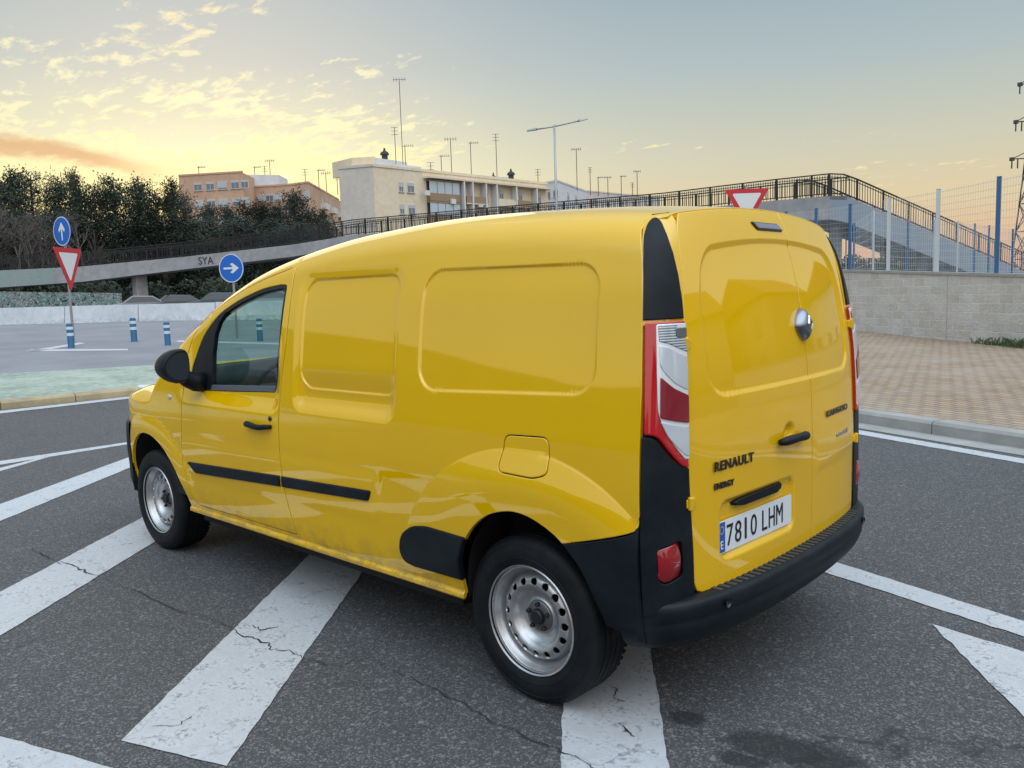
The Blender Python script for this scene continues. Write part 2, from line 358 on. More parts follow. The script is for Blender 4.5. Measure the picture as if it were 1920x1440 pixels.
def kerb_row(p0, p1, nrm, seg, wdt, h, m, group, gap=.012, lab=None):
    L = (p1-p0).length; d_ = (p1-p0)/L; n = int(L/seg)
    for i in range(n):
        a = p0+d_*(i*seg+gap/2); b = p0+d_*((i+1)*seg-gap/2); g = MB(); dz_ = random.uniform(-.006, .006)
        def q(p, o_, z): r_ = p+nrm*o_; return Vector((r_.x, r_.y, float(gz(r_.x, r_.y))+z))
        sec = [(.0, -.1), (.0, h-.03), (.025, h), (wdt, h), (wdt, -.1)]
        g.prism8([q(a, o_, z+(dz_ if z > 0 else 0)) for o_, z in sec], [q(b, o_, z+(dz_ if z > 0 else 0)) for o_, z in sec]); o = g.build('kerb', m, smooth=False); tag(o, kind='structure')
kerb_row(k0+(k1-k0).normalized()*8, k0+(k1-k0).normalized()*40, kn, 1.0, .22, .13, TAN, 'kerb')
stripe(((0, 776), (243, 748)), ((0, 771), (243, 744)), 6, 6, .006)
for e1, e2 in ((((48, 660), (240, 658)), ((60, 656), (240, 655))), (((48, 659), (150, 643)), ((70, 660), (160, 645))), (((330, 642), (560, 648)), ((335, 639), (560, 645)))):
    stripe(e1, e2, 0, 0, .015)
def _road2(t):
    n = t.noise(t.pos, .5, 6, .6); t.set(t.b.inputs['Base Color'], t.mix(t.mr(n, .3, .7), t.mix(t.noise(t.pos, 60, 2, .6), (.15, .15, .165, 1), (.22, .22, .24, 1)), (.25, .25, .27, 1)))
far0, far1 = gp(-100, 606), gp(600, 596)
sheet('road', [f0+kn*.02, f1+kn*.02, f1+(f1-f0).normalized()*12, at(760, 590, 38), at(-260, 607, 46), f0-(f1-f0).normalized()*16], .008, mat('old pale asphalt', (.2, .2, .21, 1), .9, build=_road2))  # paler asphalt over the far carriageway
# ------------------------------------------------------------------ right: kerb, pavement, block wall
def _pav(t):
    mp = t.node('ShaderNodeMapping'); t.l.new(t.pos, mp.inputs[0]); mp.inputs['Rotation'].default_value = (0, 0, -PAVROT)
    br = t.node('ShaderNodeTexBrick'); t.l.new(mp.outputs[0], br.inputs['Vector']); br.inputs['Scale'].default_value = 1
    br.inputs['Brick Width'].default_value = .20; br.inputs['Row Height'].default_value = .13; br.inputs['Mortar Size'].default_value = .014; br.inputs['Mortar Smooth'].default_value = .3
    br.inputs['Color1'].default_value = (.29, .195, .12, 1); br.inputs['Color2'].default_value = (.39, .275, .18, 1); br.inputs['Mortar'].default_value = (.11, .09, .075, 1); br.inputs['Bias'].default_value = .0
    n = t.noise(t.pos, .7, 5, .6); c_ = t.mix(t.mr(n, .35, .7, 0, .4), br.outputs[0], (.40, .35, .30, 1)); t.set(t.b.inputs['Base Color'], c_); t.bump(br.outputs[1], -.5, .006)
r0, r1 = gp(1597, 769, .13), gp(1920, 815, .13); rd_ = (r1-r0).normalized(); PAVROT = math.atan2(rd_.y, rd_.x)
PAV = mat('brick pavers', (.4, .3, .25, 1), .85, build=_pav)
rn = Vector((-rd_.y, rd_.x, 0)); rn = rn if rn.dot(r0-Vector(CAM)) > 0 else -rn
w1, w2 = gp(1590, 618, .13), gp(1920, 650, .13); wd_ = (w2-w1).normalized()
RA, RB = r0-rd_*25, r1+rd_*14; WA, WB = w1-wd_*30, w2+wd_*12
sheet('pavement', [RA+rn*.20, RB+rn*.20, WB+(WB-RB)*.02, WA], .128, PAV, skirt=.2)
kerb_row(RA, RB, rn, 1.0, .20, .135, CON, 'kerb')
sheet('gutter', [RA, RB, RB-rn*.28, RA-rn*.28], .004, CON, edge=.5)
stripe(((1605, 806), (1920, 861)), ((1605, 814), (1920, 870)), 14, 8)
def _blkw(t):
    sx = t.node('ShaderNodeSeparateXYZ'); t.l.new(t.obj, sx.inputs[0]); cb = t.node('ShaderNodeCombineXYZ'); t.l.new(sx.outputs[0], cb.inputs[0]); t.l.new(sx.outputs[2], cb.inputs[1])
    br = t.node('ShaderNodeTexBrick'); t.l.new(cb.outputs[0], br.inputs['Vector']); br.inputs['Scale'].default_value = 1; br.offset = .5
    br.inputs['Brick Width'].default_value = .4; br.inputs['Row Height'].default_value = .2; br.inputs['Mortar Size'].default_value = .010; br.inputs['Mortar Smooth'].default_value = .2
    br.inputs['Color1'].default_value = (.54, .50, .45, 1); br.inputs['Color2'].default_value = (.64, .62, .60, 1); br.inputs['Mortar'].default_value = (.76, .74, .72, 1)
    n = t.noise(t.obj, 1.1, 6, .7); st = t.noise(cb.outputs[0], 5, 6, .7)
    c_ = t.mix(t.mr(n, .40, .72, 0, .55), br.outputs[0], (.34, .33, .31, 1)); c_ = t.mix(t.mr(st, .45, .7, 0, .35), c_, (.60, .58, .55, 1))
    pil = t.math('ABSOLUTE', t.math('SUBTRACT', t.math('FRACT', t.math('MULTIPLY', sx.outputs[0], 1/4.0)), .5)); c_ = t.mix(t.mr(pil, .0, .004, .7, 0), c_, (.12, .12, .115, 1))
    t.set(t.b.inputs['Base Color'], c_); t.bump(t.math('ADD', t.math('MULTIPLY', br.outputs[1], -1), t.math('MULTIPLY', t.noise(cb.outputs[0], 11, 5, .7), 1.8)), .7, .03)
BLKW = mat('grey concrete block wall', (.4, .4, .4, 1), .9, build=_blkw)
def zat(px, py, P_):            # height seen at pixel row py directly above ground point P_
    d_ = ray(px, py); v = Vector(P_)-Vector(CAM); k = math.hypot(v.x, v.y)/math.hypot(d_[0], d_[1]); return CAM[2]+k*d_[2]
z_1, z_2 = zat(1590, 506, w1), zat(1920, 514, w2)
L = (WB-WA).length; WL = (w1-WA).length; g = MB(); slope = (z_2-z_1)/(w2-w1).length
wall = empty('block_wall', (WA.x, WA.y, 0), math.atan2(wd_.y, wd_.x)); tag(wall, 'grey concrete block wall with a thin coping behind the brick pavement', 'wall')
zt = lambda s: z_1+slope*(s-WL)
g = MB(); g.prism8([Vector((0, 0, -.1)), Vector((L, 0, -.1)), Vector((L, .2, -.1)), Vector((0, .2, -.1))], [Vector((0, 0, zt(0)-.06)), Vector((L, 0, zt(L)-.06)), Vector((L, .2, zt(L)-.06)), Vector((0, .2, zt(0)-.06))]); g.build('wall_blocks', BLKW, wall)
g = MB(); g.prism8([Vector((0, -.03, zt(0)-.058)), Vector((L, -.03, zt(L)-.058)), Vector((L, .23, zt(L)-.058)), Vector((0, .23, zt(0)-.058))], [Vector((0, -.03, zt(0))), Vector((L, -.03, zt(L))), Vector((L, .23, zt(L))), Vector((0, .23, zt(0)))]); g.build('coping', CON, wall)
# weeds at the foot of the wall
def _leaf(c1, c2):
    def f(t):
        n = t.noise(t.pos, 3, 3, .5); t.set(t.b.inputs['Base Color'], t.mix(t.mr(n, .35, .65), c1, c2))
    return f
GRS = mat('weed green', (.07, .10, .03, 1), .8, build=_leaf((.05, .085, .025, 1), (.11, .13, .05, 1)))
for px, py, n, hh, rr_ in ((1880, 648, 130, .16, .38), (1690, 628, 50, .09, .25), (1612, 621, 40, .08, .2), (1915, 652, 60, .2, .2), (1740, 633, 25, .07, .2)):
    c_ = gp(px, py, .13); g = MB()
    for i in range(n):
        a = c_+wd_*random.gauss(0, rr_)-Vector((-wd_.y, wd_.x, 0))*random.uniform(-.05, .12)*(1 if rn.x*-wd_.y > 0 else -1); z = .13; h_ = hh*random.uniform(.4, 1.2); dx, dy = random.gauss(0, h_*.5), random.gauss(0, h_*.5)
        g.add([(a.x-.012, a.y, z), (a.x+.012, a.y, z), (a.x+dx*.5+.008, a.y+dy*.5, z+h_*.7), (a.x+dx, a.y+dy, z+h_)], [(0, 1, 2, 3)])
    tag(g.build('weeds', GRS), kind='stuff')
# ------------------------------------------------------------------ fence on the wall
WFE = mat('white galvanised fence', (.55, .60, .63, 1), .5, .2); BFE = mat('blue fence post', (.035, .12, .27, 1), .5)
def wallpt(px, off=.10):        # point on the wall's axis under a pixel column
    d_ = ray(px, 520); A = Vector((CAM[0], CAM[1])); D = Vector((d_[0], d_[1])); W0 = Vector((WA.x, WA.y))+Vector((-wd_.y, wd_.x))*off; W = Vector((wd_.x, wd_.y))
    s = ((W0-A).x*D.y-(W0-A).y*D.x)/(-(W.x*D.y-W.y*D.x)); return s, W0+W*s
def make_fence(posts, name, label, hf, zb, wire=.0045):
    f = empty(name, (posts[0][1].x, posts[0][1].y, 0)); tag(f, label, 'fence'); o0 = Vector((posts[0][1].x, posts[0][1].y, 0)); prev = None
    for s, p, m, h_ in posts:
        b = Vector((p.x, p.y, zb(s)))-o0; t_ = b+Vector((0, 0, h_)); g = MB(); g.bar(b, t_, .075, .075); g.bar(t_, t_+Vector((0, 0, .02)), .085, .085); g.build('post', m, f)
        if prev is not None:
            a, at_ = prev; g = MB(); L_ = (b-a).length; n = int(L_/.075); H0, H1 = (at_-a).z-.06, h_-.06
            for i in range(1, n):
                k = i/n; q = a.lerp(b, k)+Vector((0, 0, .04)); g.bar(q, q+Vector((0, 0, H0+(H1-H0)*k)), wire)
            for k_ in range(13):
                fr = k_/12; g.bar(a+Vector((0, 0, .04+(H0-.04)*fr)), b+Vector((0, 0, .04+(H1-.04)*fr)), wire*1.3)
            g.build('mesh_panel', WFE, f)
        prev = (b, t_)
    return f
pl_ = []
for px, py, m in ((1474, 398, BFE), (1530, 392, BFE), (1593, 384, BFE), (1665, 372, WFE), (1756, 356, WFE), (1868, 333, BFE), (2010, 305, WFE)):
    s, p = wallpt(px); zt_ = zat(px, py, (p.x, p.y, 0)); pl_.append((s, p, m, zt_-zt(s)))
make_fence(pl_, 'mesh_fence', 'tall white wire mesh fence with blue and white posts standing on the block wall', 2.2, zt)
pl_ = []
for i, (px, py) in enumerate(((1600, 420), (1636, 396), (1700, 412), (1750, 414), (1793, 417), (1824, 421), (1851, 424), (1895, 431), (1960, 440))):
    dep = 36+i*.8; q = at(px, 560, dep); tpz = at(px, py, dep).z; pl_.append((0, Vector((q.x, q.y)), WFE if i in (1, 3, 4) else BFE, tpz-.2))
make_fence(pl_, 'mesh_fence', 'farther lower wire mesh fence with thin posts beyond the block wall', 2.2, lambda s: .2, .006)
# ================================================================== STREET FURNITURE
GAL = mat('galvanised steel', (.34, .35, .36, 1), .45, .7)
SB = mat('sign blue', (.008, .12, .50, 1), .35, coat=.3); SWT = mat('sign white', (.66, .68, .70, 1), .35); SRD = mat('sign red', (.50, .02, .035, 1), .35)
def frame_mat(c_, nrm):         # local x right, y up, z towards the viewer of the sign
    n = Vector(nrm).normalized(); up = Vector((0, 0, 1)); x = up.cross(n).normalized(); y = n.cross(x)
    return Matrix(((x.x, y.x, n.x, c_[0]), (x.y, y.y, n.y, c_[1]), (x.z, y.z, n.z, c_[2]), (0, 0, 0, 1)))
def flat(name, pts, z0, z1, m, M, par):
    g = MB(); g.prism8([M @ Vector((x, y, z0)) for x, y in pts], [M @ Vector((x, y, z1)) for x, y in pts]); return g.build(name, m, par)
def circ_(r, n=40): return [(r*math.cos(2*math.pi*k/n), r*math.sin(2*math.pi*k/n)) for k in range(n)]
def roundel(par, M, r, rot):
    b = flat('sign_plate', circ_(r), 0, .02, SB, M, par)
    g = MB(); ro, ri = circ_(r*.99), circ_(r*.93); n = 40
    g.add([M @ Vector((x, y, .023)) for x, y in ro]+[M @ Vector((x, y, .023)) for x, y in ri], [(i, (i+1) % n, n+(i+1) % n, n+i) for i in range(n)]); g.build('rim', SWT, b)
    A = [(-.07, -.62), (.07, -.62), (.07, .15), (.30, -.08), (.36, .12), (0, .62), (-.36, .12), (-.30, -.08), (-.07, .15)]
    c_, s_ = math.cos(rot), math.sin(rot); flat('arrow', [((x*c_-y*s_)*r, (x*s_+y*c_)*r) for x, y in A], .021, .025, SWT, M, b)
def yieldsign(par, M, S):
    h_ = S*.866
    def tri(k, z0, z1, m, nm, p_):
        P_ = [(-S/2*k, h_/3*k), (0, -2*h_/3*k), (S/2*k, h_/3*k)]; P_ = [(x, y) for x, y in P_]
        q = []
        for i in range(3):
            a = Vector(P_[i]); b = Vector(P_[i-1]); c_ = Vector(P_[(i+1) % 3]); r_ = .05*S*k
            q += [a+(b-a).normalized()*r_, a+(b-a).normalized()*r_*.35+(c_-a).normalized()*r_*.35, a+(c_-a).normalized()*r_]
        return flat(nm, [(v.x, v.y) for v in q], z0, z1, m, M, p_)
    b = tri(1, 0, .02, SRD, 'sign_plate', par); tri(.66, .021, .024, SWT, 'face', b)
def signpost(name, label, px, pyb, dep, parts):     # parts: (kind, px, py, size, normal azimuth)
    top = at(px, parts[0][2], dep); z0 = float(gz(top.x, top.y)); o = empty(name, (top.x, top.y, z0)); tag(o, label, 'road sign'); O = Vector(o.location); g = MB()
    hi = max(at(p[1], p[2], dep).z+p[3]*.35 for p in parts); g.tube([(0, 0, -.1), (0, 0, hi-z0)], .04, 10); g.build('pole', GAL, o)
    for k, qx, qy, sz, az in parts:
        c_ = at(qx, qy, dep)-O; n = (math.cos(az), math.sin(az), 0); c_ = Vector((n[0]*.05, n[1]*.05, c_.z))
        M = frame_mat(c_, n)
        if k == 'y': yieldsign(o, M, sz)
        else: roundel(o, M, sz/2, 0 if k == 'u' else -math.pi/2)
    return o
vd = lambda px: math.atan2(-ray(px, 560)[1], -ray(px, 560)[0])    # azimuth from the point back to the camera
signpost('road_sign', 'blue round arrow sign above a give way triangle on a pole at far left', 120, 434, 25, [('u', 114, 434, .88, vd(114)-1.03), ('y', 121, 492, 1.52, vd(121)+1.03)])
signpost('road_sign', 'blue round sign with a white arrow pointing right above the van bonnet', 436, 503, 26, [('r', 436, 503, .90, vd(436)-.62)])
signpost('road_sign', 'red and white give way triangle showing just above the van roof', 1399, 385, 22, [('y', 1399, 379, 1.18, vd(1399)+.25)])
BOL = mat('bollard blue', (.012, .10, .22, 1), .5); BWH = mat('reflective white', (.55, .66, .72, 1), .4)
def bollard(px, py, dep, label):
    b = gp(px, py); o = empty('bollard', tuple(b)); tag(o, label, 'bollard', 'blue flexible bollards on the far road'); h_ = 41*(Vector(b)-Vector(CAM)).length/FPX*1.0; r = h_*.125
    g = MB(); g.lathe([(0, 0), (r*1.05, 0), (r*1.05, .02*h_), (r, .03*h_), (r*.98, .93*h_), (r*.8, .985*h_), (0, h_)], 20, axis='z'); g.build('post', BOL, o, smooth=True, angle=40)
    for z in (.50, .75):
        g = MB(); g.lathe([(r*1.02, z*h_), (r*1.02, (z+.12)*h_)], 20, axis='z'); g.build('reflective_band', BWH, o, smooth=True)
bollard(134, 653, 0, 'nearest blue bollard with two white bands at the foot of the left sign'); bollard(252, 641, 0, 'middle blue bollard with two white bands on the far road'); bollard(315, 648, 0, 'blue bollard with two white bands nearest the van mirror'); bollard(488, 640, 0, 'blue bollard seen through the van side window')
# far double lamp
lp_ = at(1043, 375, 52); lo = empty('street_lamp', (lp_.x, lp_.y, .6)); tag(lo, 'tall thin double-arm street lamp rising behind the footbridge', 'street lamp'); O = Vector(lo.location)
tz = at(1043, 237, 52)-O; tz = Vector((0, 0, tz.z)); g = MB(); g.tube([(0, 0, 0), tz*.5, tz], [.11, .085, .06], 10); g.build('pole', GAL, lo, smooth=True)
for q in ((1003, 243), (1088, 226)):
    e = at(q[0], q[1], 52)-O; g = MB(); g.tube([tz-Vector((0, 0, .1)), e], .045, 8); g.build('arm', GAL, lo, smooth=True)
    d_ = (e-tz).normalized(); g = MB(); g.prism8([e+Vector((0, 0, -.06))-d_*.1+Vector((-d_.y, d_.x, 0))*.12, e+Vector((0, 0, -.06))-d_*.1-Vector((-d_.y, d_.x, 0))*.12, e+d_*.55-Vector((-d_.y, d_.x, 0))*.08, e+d_*.55+Vector((-d_.y, d_.x, 0))*.08], [v+Vector((0, 0, .10)) for v in (e-d_*.1+Vector((-d_.y, d_.x, 0))*.08, e-d_*.1-Vector((-d_.y, d_.x, 0))*.08, e+d_*.5-Vector((-d_.y, d_.x, 0))*.05, e+d_*.5+Vector((-d_.y, d_.x, 0))*.05)]); g.build('lamp_head', GAL, lo, bevel=.02)
# pylon at the right edge
STL = mat('dark lattice steel', (.07, .07, .08, 1), .6, .4)
pb = at(1932, 500, 150); py_ = empty('pylon', (pb.x, pb.y, 0)); tag(py_, 'dark lattice electricity pylon rising at the right edge of the picture', 'pylon')
H = at(1932, 150, 150).z; rt = Vector((cr[0], cr[1], 0)).normalized(); fw = Vector((cf[0], cf[1], 0)).normalized(); g = MB()
def lv(z): k = z/H; return (4.2*(1-k)**1.25+.75)
zs = [0, 5, 10, 15, 20, 24, 28, 31, 34, 37, H]; cor = [(1, 1), (-1, 1), (-1, -1), (1, -1)]
P3 = lambda z, i: rt*cor[i % 4][0]*lv(z)/2+fw*cor[i % 4][1]*lv(z)/2+Vector((0, 0, z))
for a, b in zip(zs[:-1], zs[1:]):
    for i in range(4):
        g.bar(P3(a, i), P3(b, i), .22); g.bar(P3(a, i), P3(b, i+1), .12); g.bar(P3(a, i+1), P3(b, i), .12); g.bar(P3(b, i), P3(b, i+1), .12)
g.build('tower', STL, py_)
for k, z in enumerate((H-1.5, H-8, H-14.5)):
    g = MB()
    for s in (1, -1):
        e = rt*s*(3.0+.5*k)+Vector((0, 0, z)); g.bar(rt*s*.4+Vector((0, 0, z)), e, .18); g.bar(rt*s*.4+Vector((0, 0, z+1.6)), e, .14); g.bar(rt*s*1.6+Vector((0, 0, z)), rt*s*1.6+Vector((0, 0, z+.9)), .1)
        for q in (0, .35): g.tube([e-rt*s*q*3, e-rt*s*q*3-Vector((0, 0, 1.7))], .12, 6)
        g.box(tuple(e+Vector((-.35, -.35, -.35))), tuple(e+Vector((.35, .35, .25))))
    g.build('cross_arm', STL, py_)
# ================================================================== STRUCTURES FARTHER AWAY
def _fb(t):
    n = t.noise(t.pos, .5, 6, .65); m_ = t.noise(t.pos, 2.2, 6, .7)
    t.set(t.b.inputs['Base Color'], t.mix(t.mr(m_, .35, .75, 0, .7), t.mix(t.mr(n, .3, .7), (.30, .31, .33, 1), (.40, .40, .41, 1)), (.20, .20, .20, 1)))
    g0 = at(45, 525, 66); dv = t.vmath('DISTANCE', t.pos, tuple(g0)).outputs['Value']
    old = t.b.inputs['Base Color'].links[0].from_socket
    m2 = t.math('MULTIPLY', t.mr(dv, 3.6, 2.6), t.mr(t.noise(t.pos, 1.3, 4, .6, 1.0), .42, .47)); t.set(t.b.inputs['Base Color'], t.mix(t.math('MULTIPLY', m2, .75), old, (.24, .33, .31, 1)))
FBC = mat('footbridge concrete', (.3, .3, .3, 1), .85, build=_fb)
RLM = mat('dark brown railing', (.016, .015, .017, 1), .6)
STR = mat('painted steel stringer', (.22, .27, .33, 1), .6)
SP = [(-260, 541, 68, 1.35), (0, 507, 66, 1.35), (150, 500, 65.5, 1.2), (340, 482, 65, .98), (546, 459, 63, .9), (660, 441, 61, .9), (940, 419, 56, .95), (1240, 398, 49.5, 1.0), (1440, 377, 45, 1.1), (1556, 367, 42.5, 1.2)]
fbr = empty('footbridge', (0, 0, 0)); tag(fbr, 'long grey concrete footbridge ramp with dark railings rising to a staircase at right', 'footbridge')
TOPP = [at(a, b, c_) for a, b, c_, d_ in SP]
def densify(P_, T_, n=4):
    out = []; to = []
    for i in range(len(P_)-1):
        for k in range(n): out.append(P_[i].lerp(P_[i+1], k/n)); to.append(T_[i]+(T_[i+1]-T_[i])*k/n)
    return out+[P_[-1]], to+[T_[-1]]
DP, DT = densify(TOPP, [s[3] for s in SP])
def side(P_, i):
    d_ = P_[min(i+1, len(P_)-1)]-P_[max(i-1, 0)]; n = Vector((-d_.y, d_.x, 0)).normalized(); return n if n.dot(Vector((cf[0], cf[1], 0))) > 0 else -n
WB_ = 2.4; g = MB(); vs = []; fs = []
for i, p in enumerate(DP):
    n = side(DP, i); th = DT[i]
    for o_, z in ((0, 0), (WB_, 0), (WB_, -.35), (WB_-.5, -th), (.5-.5, -th), (0, -.35)): vs.append(p+n*o_+Vector((0, 0, z)))
for i in range(len(DP)-1):
    for j in range(6): fs.append((i*6+j, i*6+(j+1) % 6, (i+1)*6+(j+1) % 6, (i+1)*6+j))
fs += [tuple(range(6)), tuple(range(len(DP)*6-6, len(DP)*6))]; g.add(vs, fs); deck = g.build('deck', FBC, fbr)
def railing(P_, par, off, sp=.14, h=1.12, post=2.0, name='railing'):
    cum = [0]
    for a, b in zip(P_[:-1], P_[1:]): cum.append(cum[-1]+(b-a).length)
    def pt(s):
        i = min(max(np.searchsorted(cum, s)-1, 0), len(P_)-2); k = (s-cum[i])/max(cum[i+1]-cum[i], 1e-6); return P_[i].lerp(P_[i+1], k)+side(P_, i)*off
    s = 0; L_ = cum[-1]; g = MB(); U_ = Vector((0, 0, 1))
    while s < L_: q = pt(s); g.bar(q+U_*.12, q+U_*(h-.06), .028); s += sp
    s = 0
    while s < L_-.05:
        e = min(s+1.0, L_); a, b = pt(s), pt(e); g.bar(a+U_*h, b+U_*h, .075, .06); g.bar(a+U_*.12, b+U_*.12, .05); g.bar(a+U_*(h-.16), b+U_*(h-.16), .035); s = e
    rl = g.build(name, RLM, par); s = 0
    while s <= L_+.01: q = pt(min(s, L_)); g = MB(); g.bar(q, q+U_*(h+.02), .09); s += post; g.build('post', RLM, rl)
railing(DP, fbr, .06); railing(DP, fbr, WB_-.06, sp=.22)
# the spray-painted scrawl on the edge beam
gi = int(np.argmin([abs(960+FPX*((p-Vector(CAM)).dot(Vector(cr)))/((p-Vector(CAM)).dot(Vector(cf)))-380) for p in DP])); gn = -side(DP, gi); gpnt = at(380, 489, 65); gpnt = DP[gi]+gn*.03; gM = frame_mat((gpnt.x, gpnt.y, gpnt.z-.78), gn)
text_mesh('graffiti', 'SYA', .85, mat('black spray paint', (.03, .03, .035, 1), .7), deck, gM @ Matrix.Translation((-.9, 0, 0)), .004, sx=.9, bold=.0)
# piers
for px, dep, wd__ in ((640, 61.5, .9), (250, 65.5, .9), (1300, 48.5, .9), (560, 63, .7)):
    i = int(np.argmin([abs(960+FPX*((p-Vector(CAM)).dot(Vector(cr)))/((p-Vector(CAM)).dot(Vector(cf)))-px) for p in DP])); p = DP[i]; n = side(DP, i); b = p+n*WB_/2; g = MB(); g.box((b.x-wd__/2, b.y-wd__/2, -.5), (b.x+wd__/2, b.y+wd__/2, b.z-.8)); g.build('pier', FBC, fbr, bevel=.05)
# landing and flight of stairs going down to the right
LP = TOPP[-1]; n = side(DP, len(DP)-1); st_top = LP+n*.0; st_end = at(1905, 503, 49)
d_ = st_end-st_top; hd = Vector((d_.x, d_.y, 0)).normalized(); sn_ = Vector((-hd.y, hd.x, 0)); sn_ = sn_ if sn_.dot(Vector((cf[0], cf[1], 0))) > 0 else -sn_
lnd = st_top+hd*1.2; Q = [st_top, lnd, st_end+(st_end-lnd)*.25]
stq = empty('staircase', (0, 0, 0)); tag(stq, 'blue grey steel staircase with dark railings coming down from the footbridge', 'staircase')
g = MB(); vs = []; fs = []
for p, th in zip(Q, (1.2, 1.35, 1.35)):
    for o_, z in ((0, 0), (.12, 0), (.12, -th), (0, -th)): vs.append(p+sn_*o_+Vector((0, 0, z)))
for i in range(2):
    for j in range(4): fs.append((i*4+j, i*4+(j+1) % 4, (i+1)*4+(j+1) % 4, (i+1)*4+j))
fs += [(0, 1, 2, 3), (8, 9, 10, 11)]; g.add(vs, fs); g.build('stringer', STR, stq)
g = MB(); g.add([v+sn_*2.3 for v in vs], fs); g.build('stringer', STR, stq)
g = MB(); nst = 42
for i in range(nst):
    a = lnd.lerp(Q[2], i/nst); b = lnd.lerp(Q[2], (i+1)/nst); g.prism8([a+sn_*.12+Vector((0, 0, -.12)), Vector((b.x, b.y, a.z-.12))+sn_*.12, Vector((b.x, b.y, a.z-.12))+sn_*2.3, a+sn_*2.3+Vector((0, 0, -.12))], [a+sn_*.12+Vector((0, 0, -.04)), Vector((b.x, b.y, a.z-.04))+sn_*.12, Vector((b.x, b.y, a.z-.04))+sn_*2.3, a+sn_*2.3+Vector((0, 0, -.04))])
g.prism8([st_top+Vector((0, 0, -.2)), lnd+Vector((0, 0, -.2)), lnd+sn_*2.4+Vector((0, 0, -.2)), st_top+sn_*2.4+Vector((0, 0, -.2))], [st_top, lnd, lnd+sn_*2.4, st_top+sn_*2.4]); g.build('steps', CON, stq)
railing(Q, stq, .06, sp=.2); railing(Q, stq, 2.34, sp=.2)
for k in (.03, .42, .75):
    a = lnd.lerp(Q[2], k)+sn_*1.2; g = MB(); g.box((a.x-.22, a.y-.22, -.3), (a.x+.22, a.y+.22, a.z-1.2)); g.build('column', STR, stq)
# ------------------------------------------------------------------ far white wall and things round the underpass
def _wbar(t):
    n = t.noise(t.pos, .8, 6, .7); m_ = t.noise(t.pos, 5, 6, .7); sx = t.node('ShaderNodeSeparateXYZ'); t.l.new(t.pos, sx.inputs[0])
    low = t.mr(sx.outputs[2], 1.1, .75, 0, .5)
    c_ = t.mix(t.mr(n, .35, .7), (.50, .54, .57, 1), (.66, .69, .72, 1)); c_ = t.mix(t.math('MULTIPLY', t.mr(m_, .42, .62), t.math('ADD', low, .15)), c_, (.22, .20, .19, 1)); t.set(t.b.inputs['Base Color'], c_)
WBR = mat('whitewashed concrete', (.6, .6, .6, 1), .8, build=_wbar)
def gdep(px, py, dep): p = at(px, py, dep); return Vector((p.x, p.y, float(gz(p.x, p.y))))
a, b = gdep(-250, 605, 44), gdep(700, 590, 37.5); L_ = (b-a).length; d_ = (b-a)/L_; n = Vector((-d_.y, d_.x, 0))
bw = empty('roadside_wall', tuple(a)); tag(bw, 'low stained whitewashed concrete wall along the far side of the road', 'wall'); k = 0
while k*4.2 < L_:
    p, q = d_*(k*4.2+.03), d_*min(k*4.2+4.18, L_); hh = .93+random.uniform(-.015, .015); g = MB()
    g.prism8([p-n*.22, q-n*.22, q+n*.22, p+n*.22], [p-n*.12+Vector((0, 0, hh)), q-n*.12+Vector((0, 0, hh)), q+n*.12+Vector((0, 0, hh)), p+n*.12+Vector((0, 0, hh))]); g.prism8([p-n*.42+Vector((0, 0, -.3)), q-n*.42+Vector((0, 0, -.3)), q+n*.4+Vector((0, 0, -.3)), p+n*.4+Vector((0, 0, -.3))], [p-n*.40+Vector((0, 0, .10)), q-n*.40+Vector((0, 0, .10)), q+n*.4+Vector((0, 0, .10)), p+n*.4+Vector((0, 0, .10))]); g.build('wall_section', WBR, bw); k += 1
def _graf(t):
    v = t.vor(t.pos, 1.3, 'F1', 1); n = t.noise(t.pos, 2.1, 4, .6, 1.2); n2 = t.noise(t.pos, 3.7, 4, .6, 2.0)
    c_ = t.mix(t.mr(n, .46, .50), (.20, .21, .20, 1), (.12, .22, .20, 1)); c_ = t.mix(t.mr(n2, .55, .57), c_, (.38, .40, .40, 1)); c_ = t.mix(t.mr(t.noise(t.pos, 3.1, 3, .6, 2.5), .57, .59), c_, (.02, .02, .025, 1)); t.set(t.b.inputs['Base Color'], c_)
GRF = mat('graffiti concrete', (.2, .3, .3, 1), .8, build=_graf)
a, b = gdep(-60, 575, 58), gdep(225, 570, 57); g = MB(); n = Vector((-(b-a).y, (b-a).x, 0)).normalized()*.3; hh = 2.2
g.prism8([a, b, b+n, a+n], [a+Vector((0, 0, hh)), b+Vector((0, 0, hh-.5)), b+n+Vector((0, 0, hh-.5)), a+n+Vector((0, 0, hh))]); tag(g.build('graffiti_wall', GRF), 'low concrete wall covered in green and white graffiti under the footbridge', 'wall')
# dark bank under and behind the bridge
def bushmesh(w_, h_, n, leaf, mname, c1, c2, seed):
    r_ = random.Random(seed); g = MB()
    for i in range(n):
        while True:
            x, y, z = r_.uniform(-1, 1), r_.uniform(-1, 1), r_.uniform(-.1, 1)
            if .35 < x*x+y*y+z*z < 1.0+.25*math.sin(5*x+seed)*math.cos(4*z+seed): break
        c_ = Vector((x*w_, y*w_*.7, z*h_)); a = Vector((r_.gauss(0, 1), r_.gauss(0, 1), r_.gauss(0, 1))).normalized(); b_ = a.orthogonal().normalized(); s_ = leaf*r_.uniform(.5, 1.3)
        g.add([c_-a*s_, c_-b_*s_*.6, c_+a*s_, c_+b_*s_*.6], [(0, 1, 2, 3)])
    return g
def _fol(c1, c2):
    def f(t):
        n = t.noise(t.pos, .55, 3, .5); m_ = t.noise(t.pos, 3.5, 3, .6); t.set(t.b.inputs['Base Color'], t.mix(t.math('ADD', t.math('MULTIPLY', t.mr(n, .35, .65), .6), t.math('MULTIPLY', t.mr(m_, .35, .65), .5)), c1, c2))
    return f
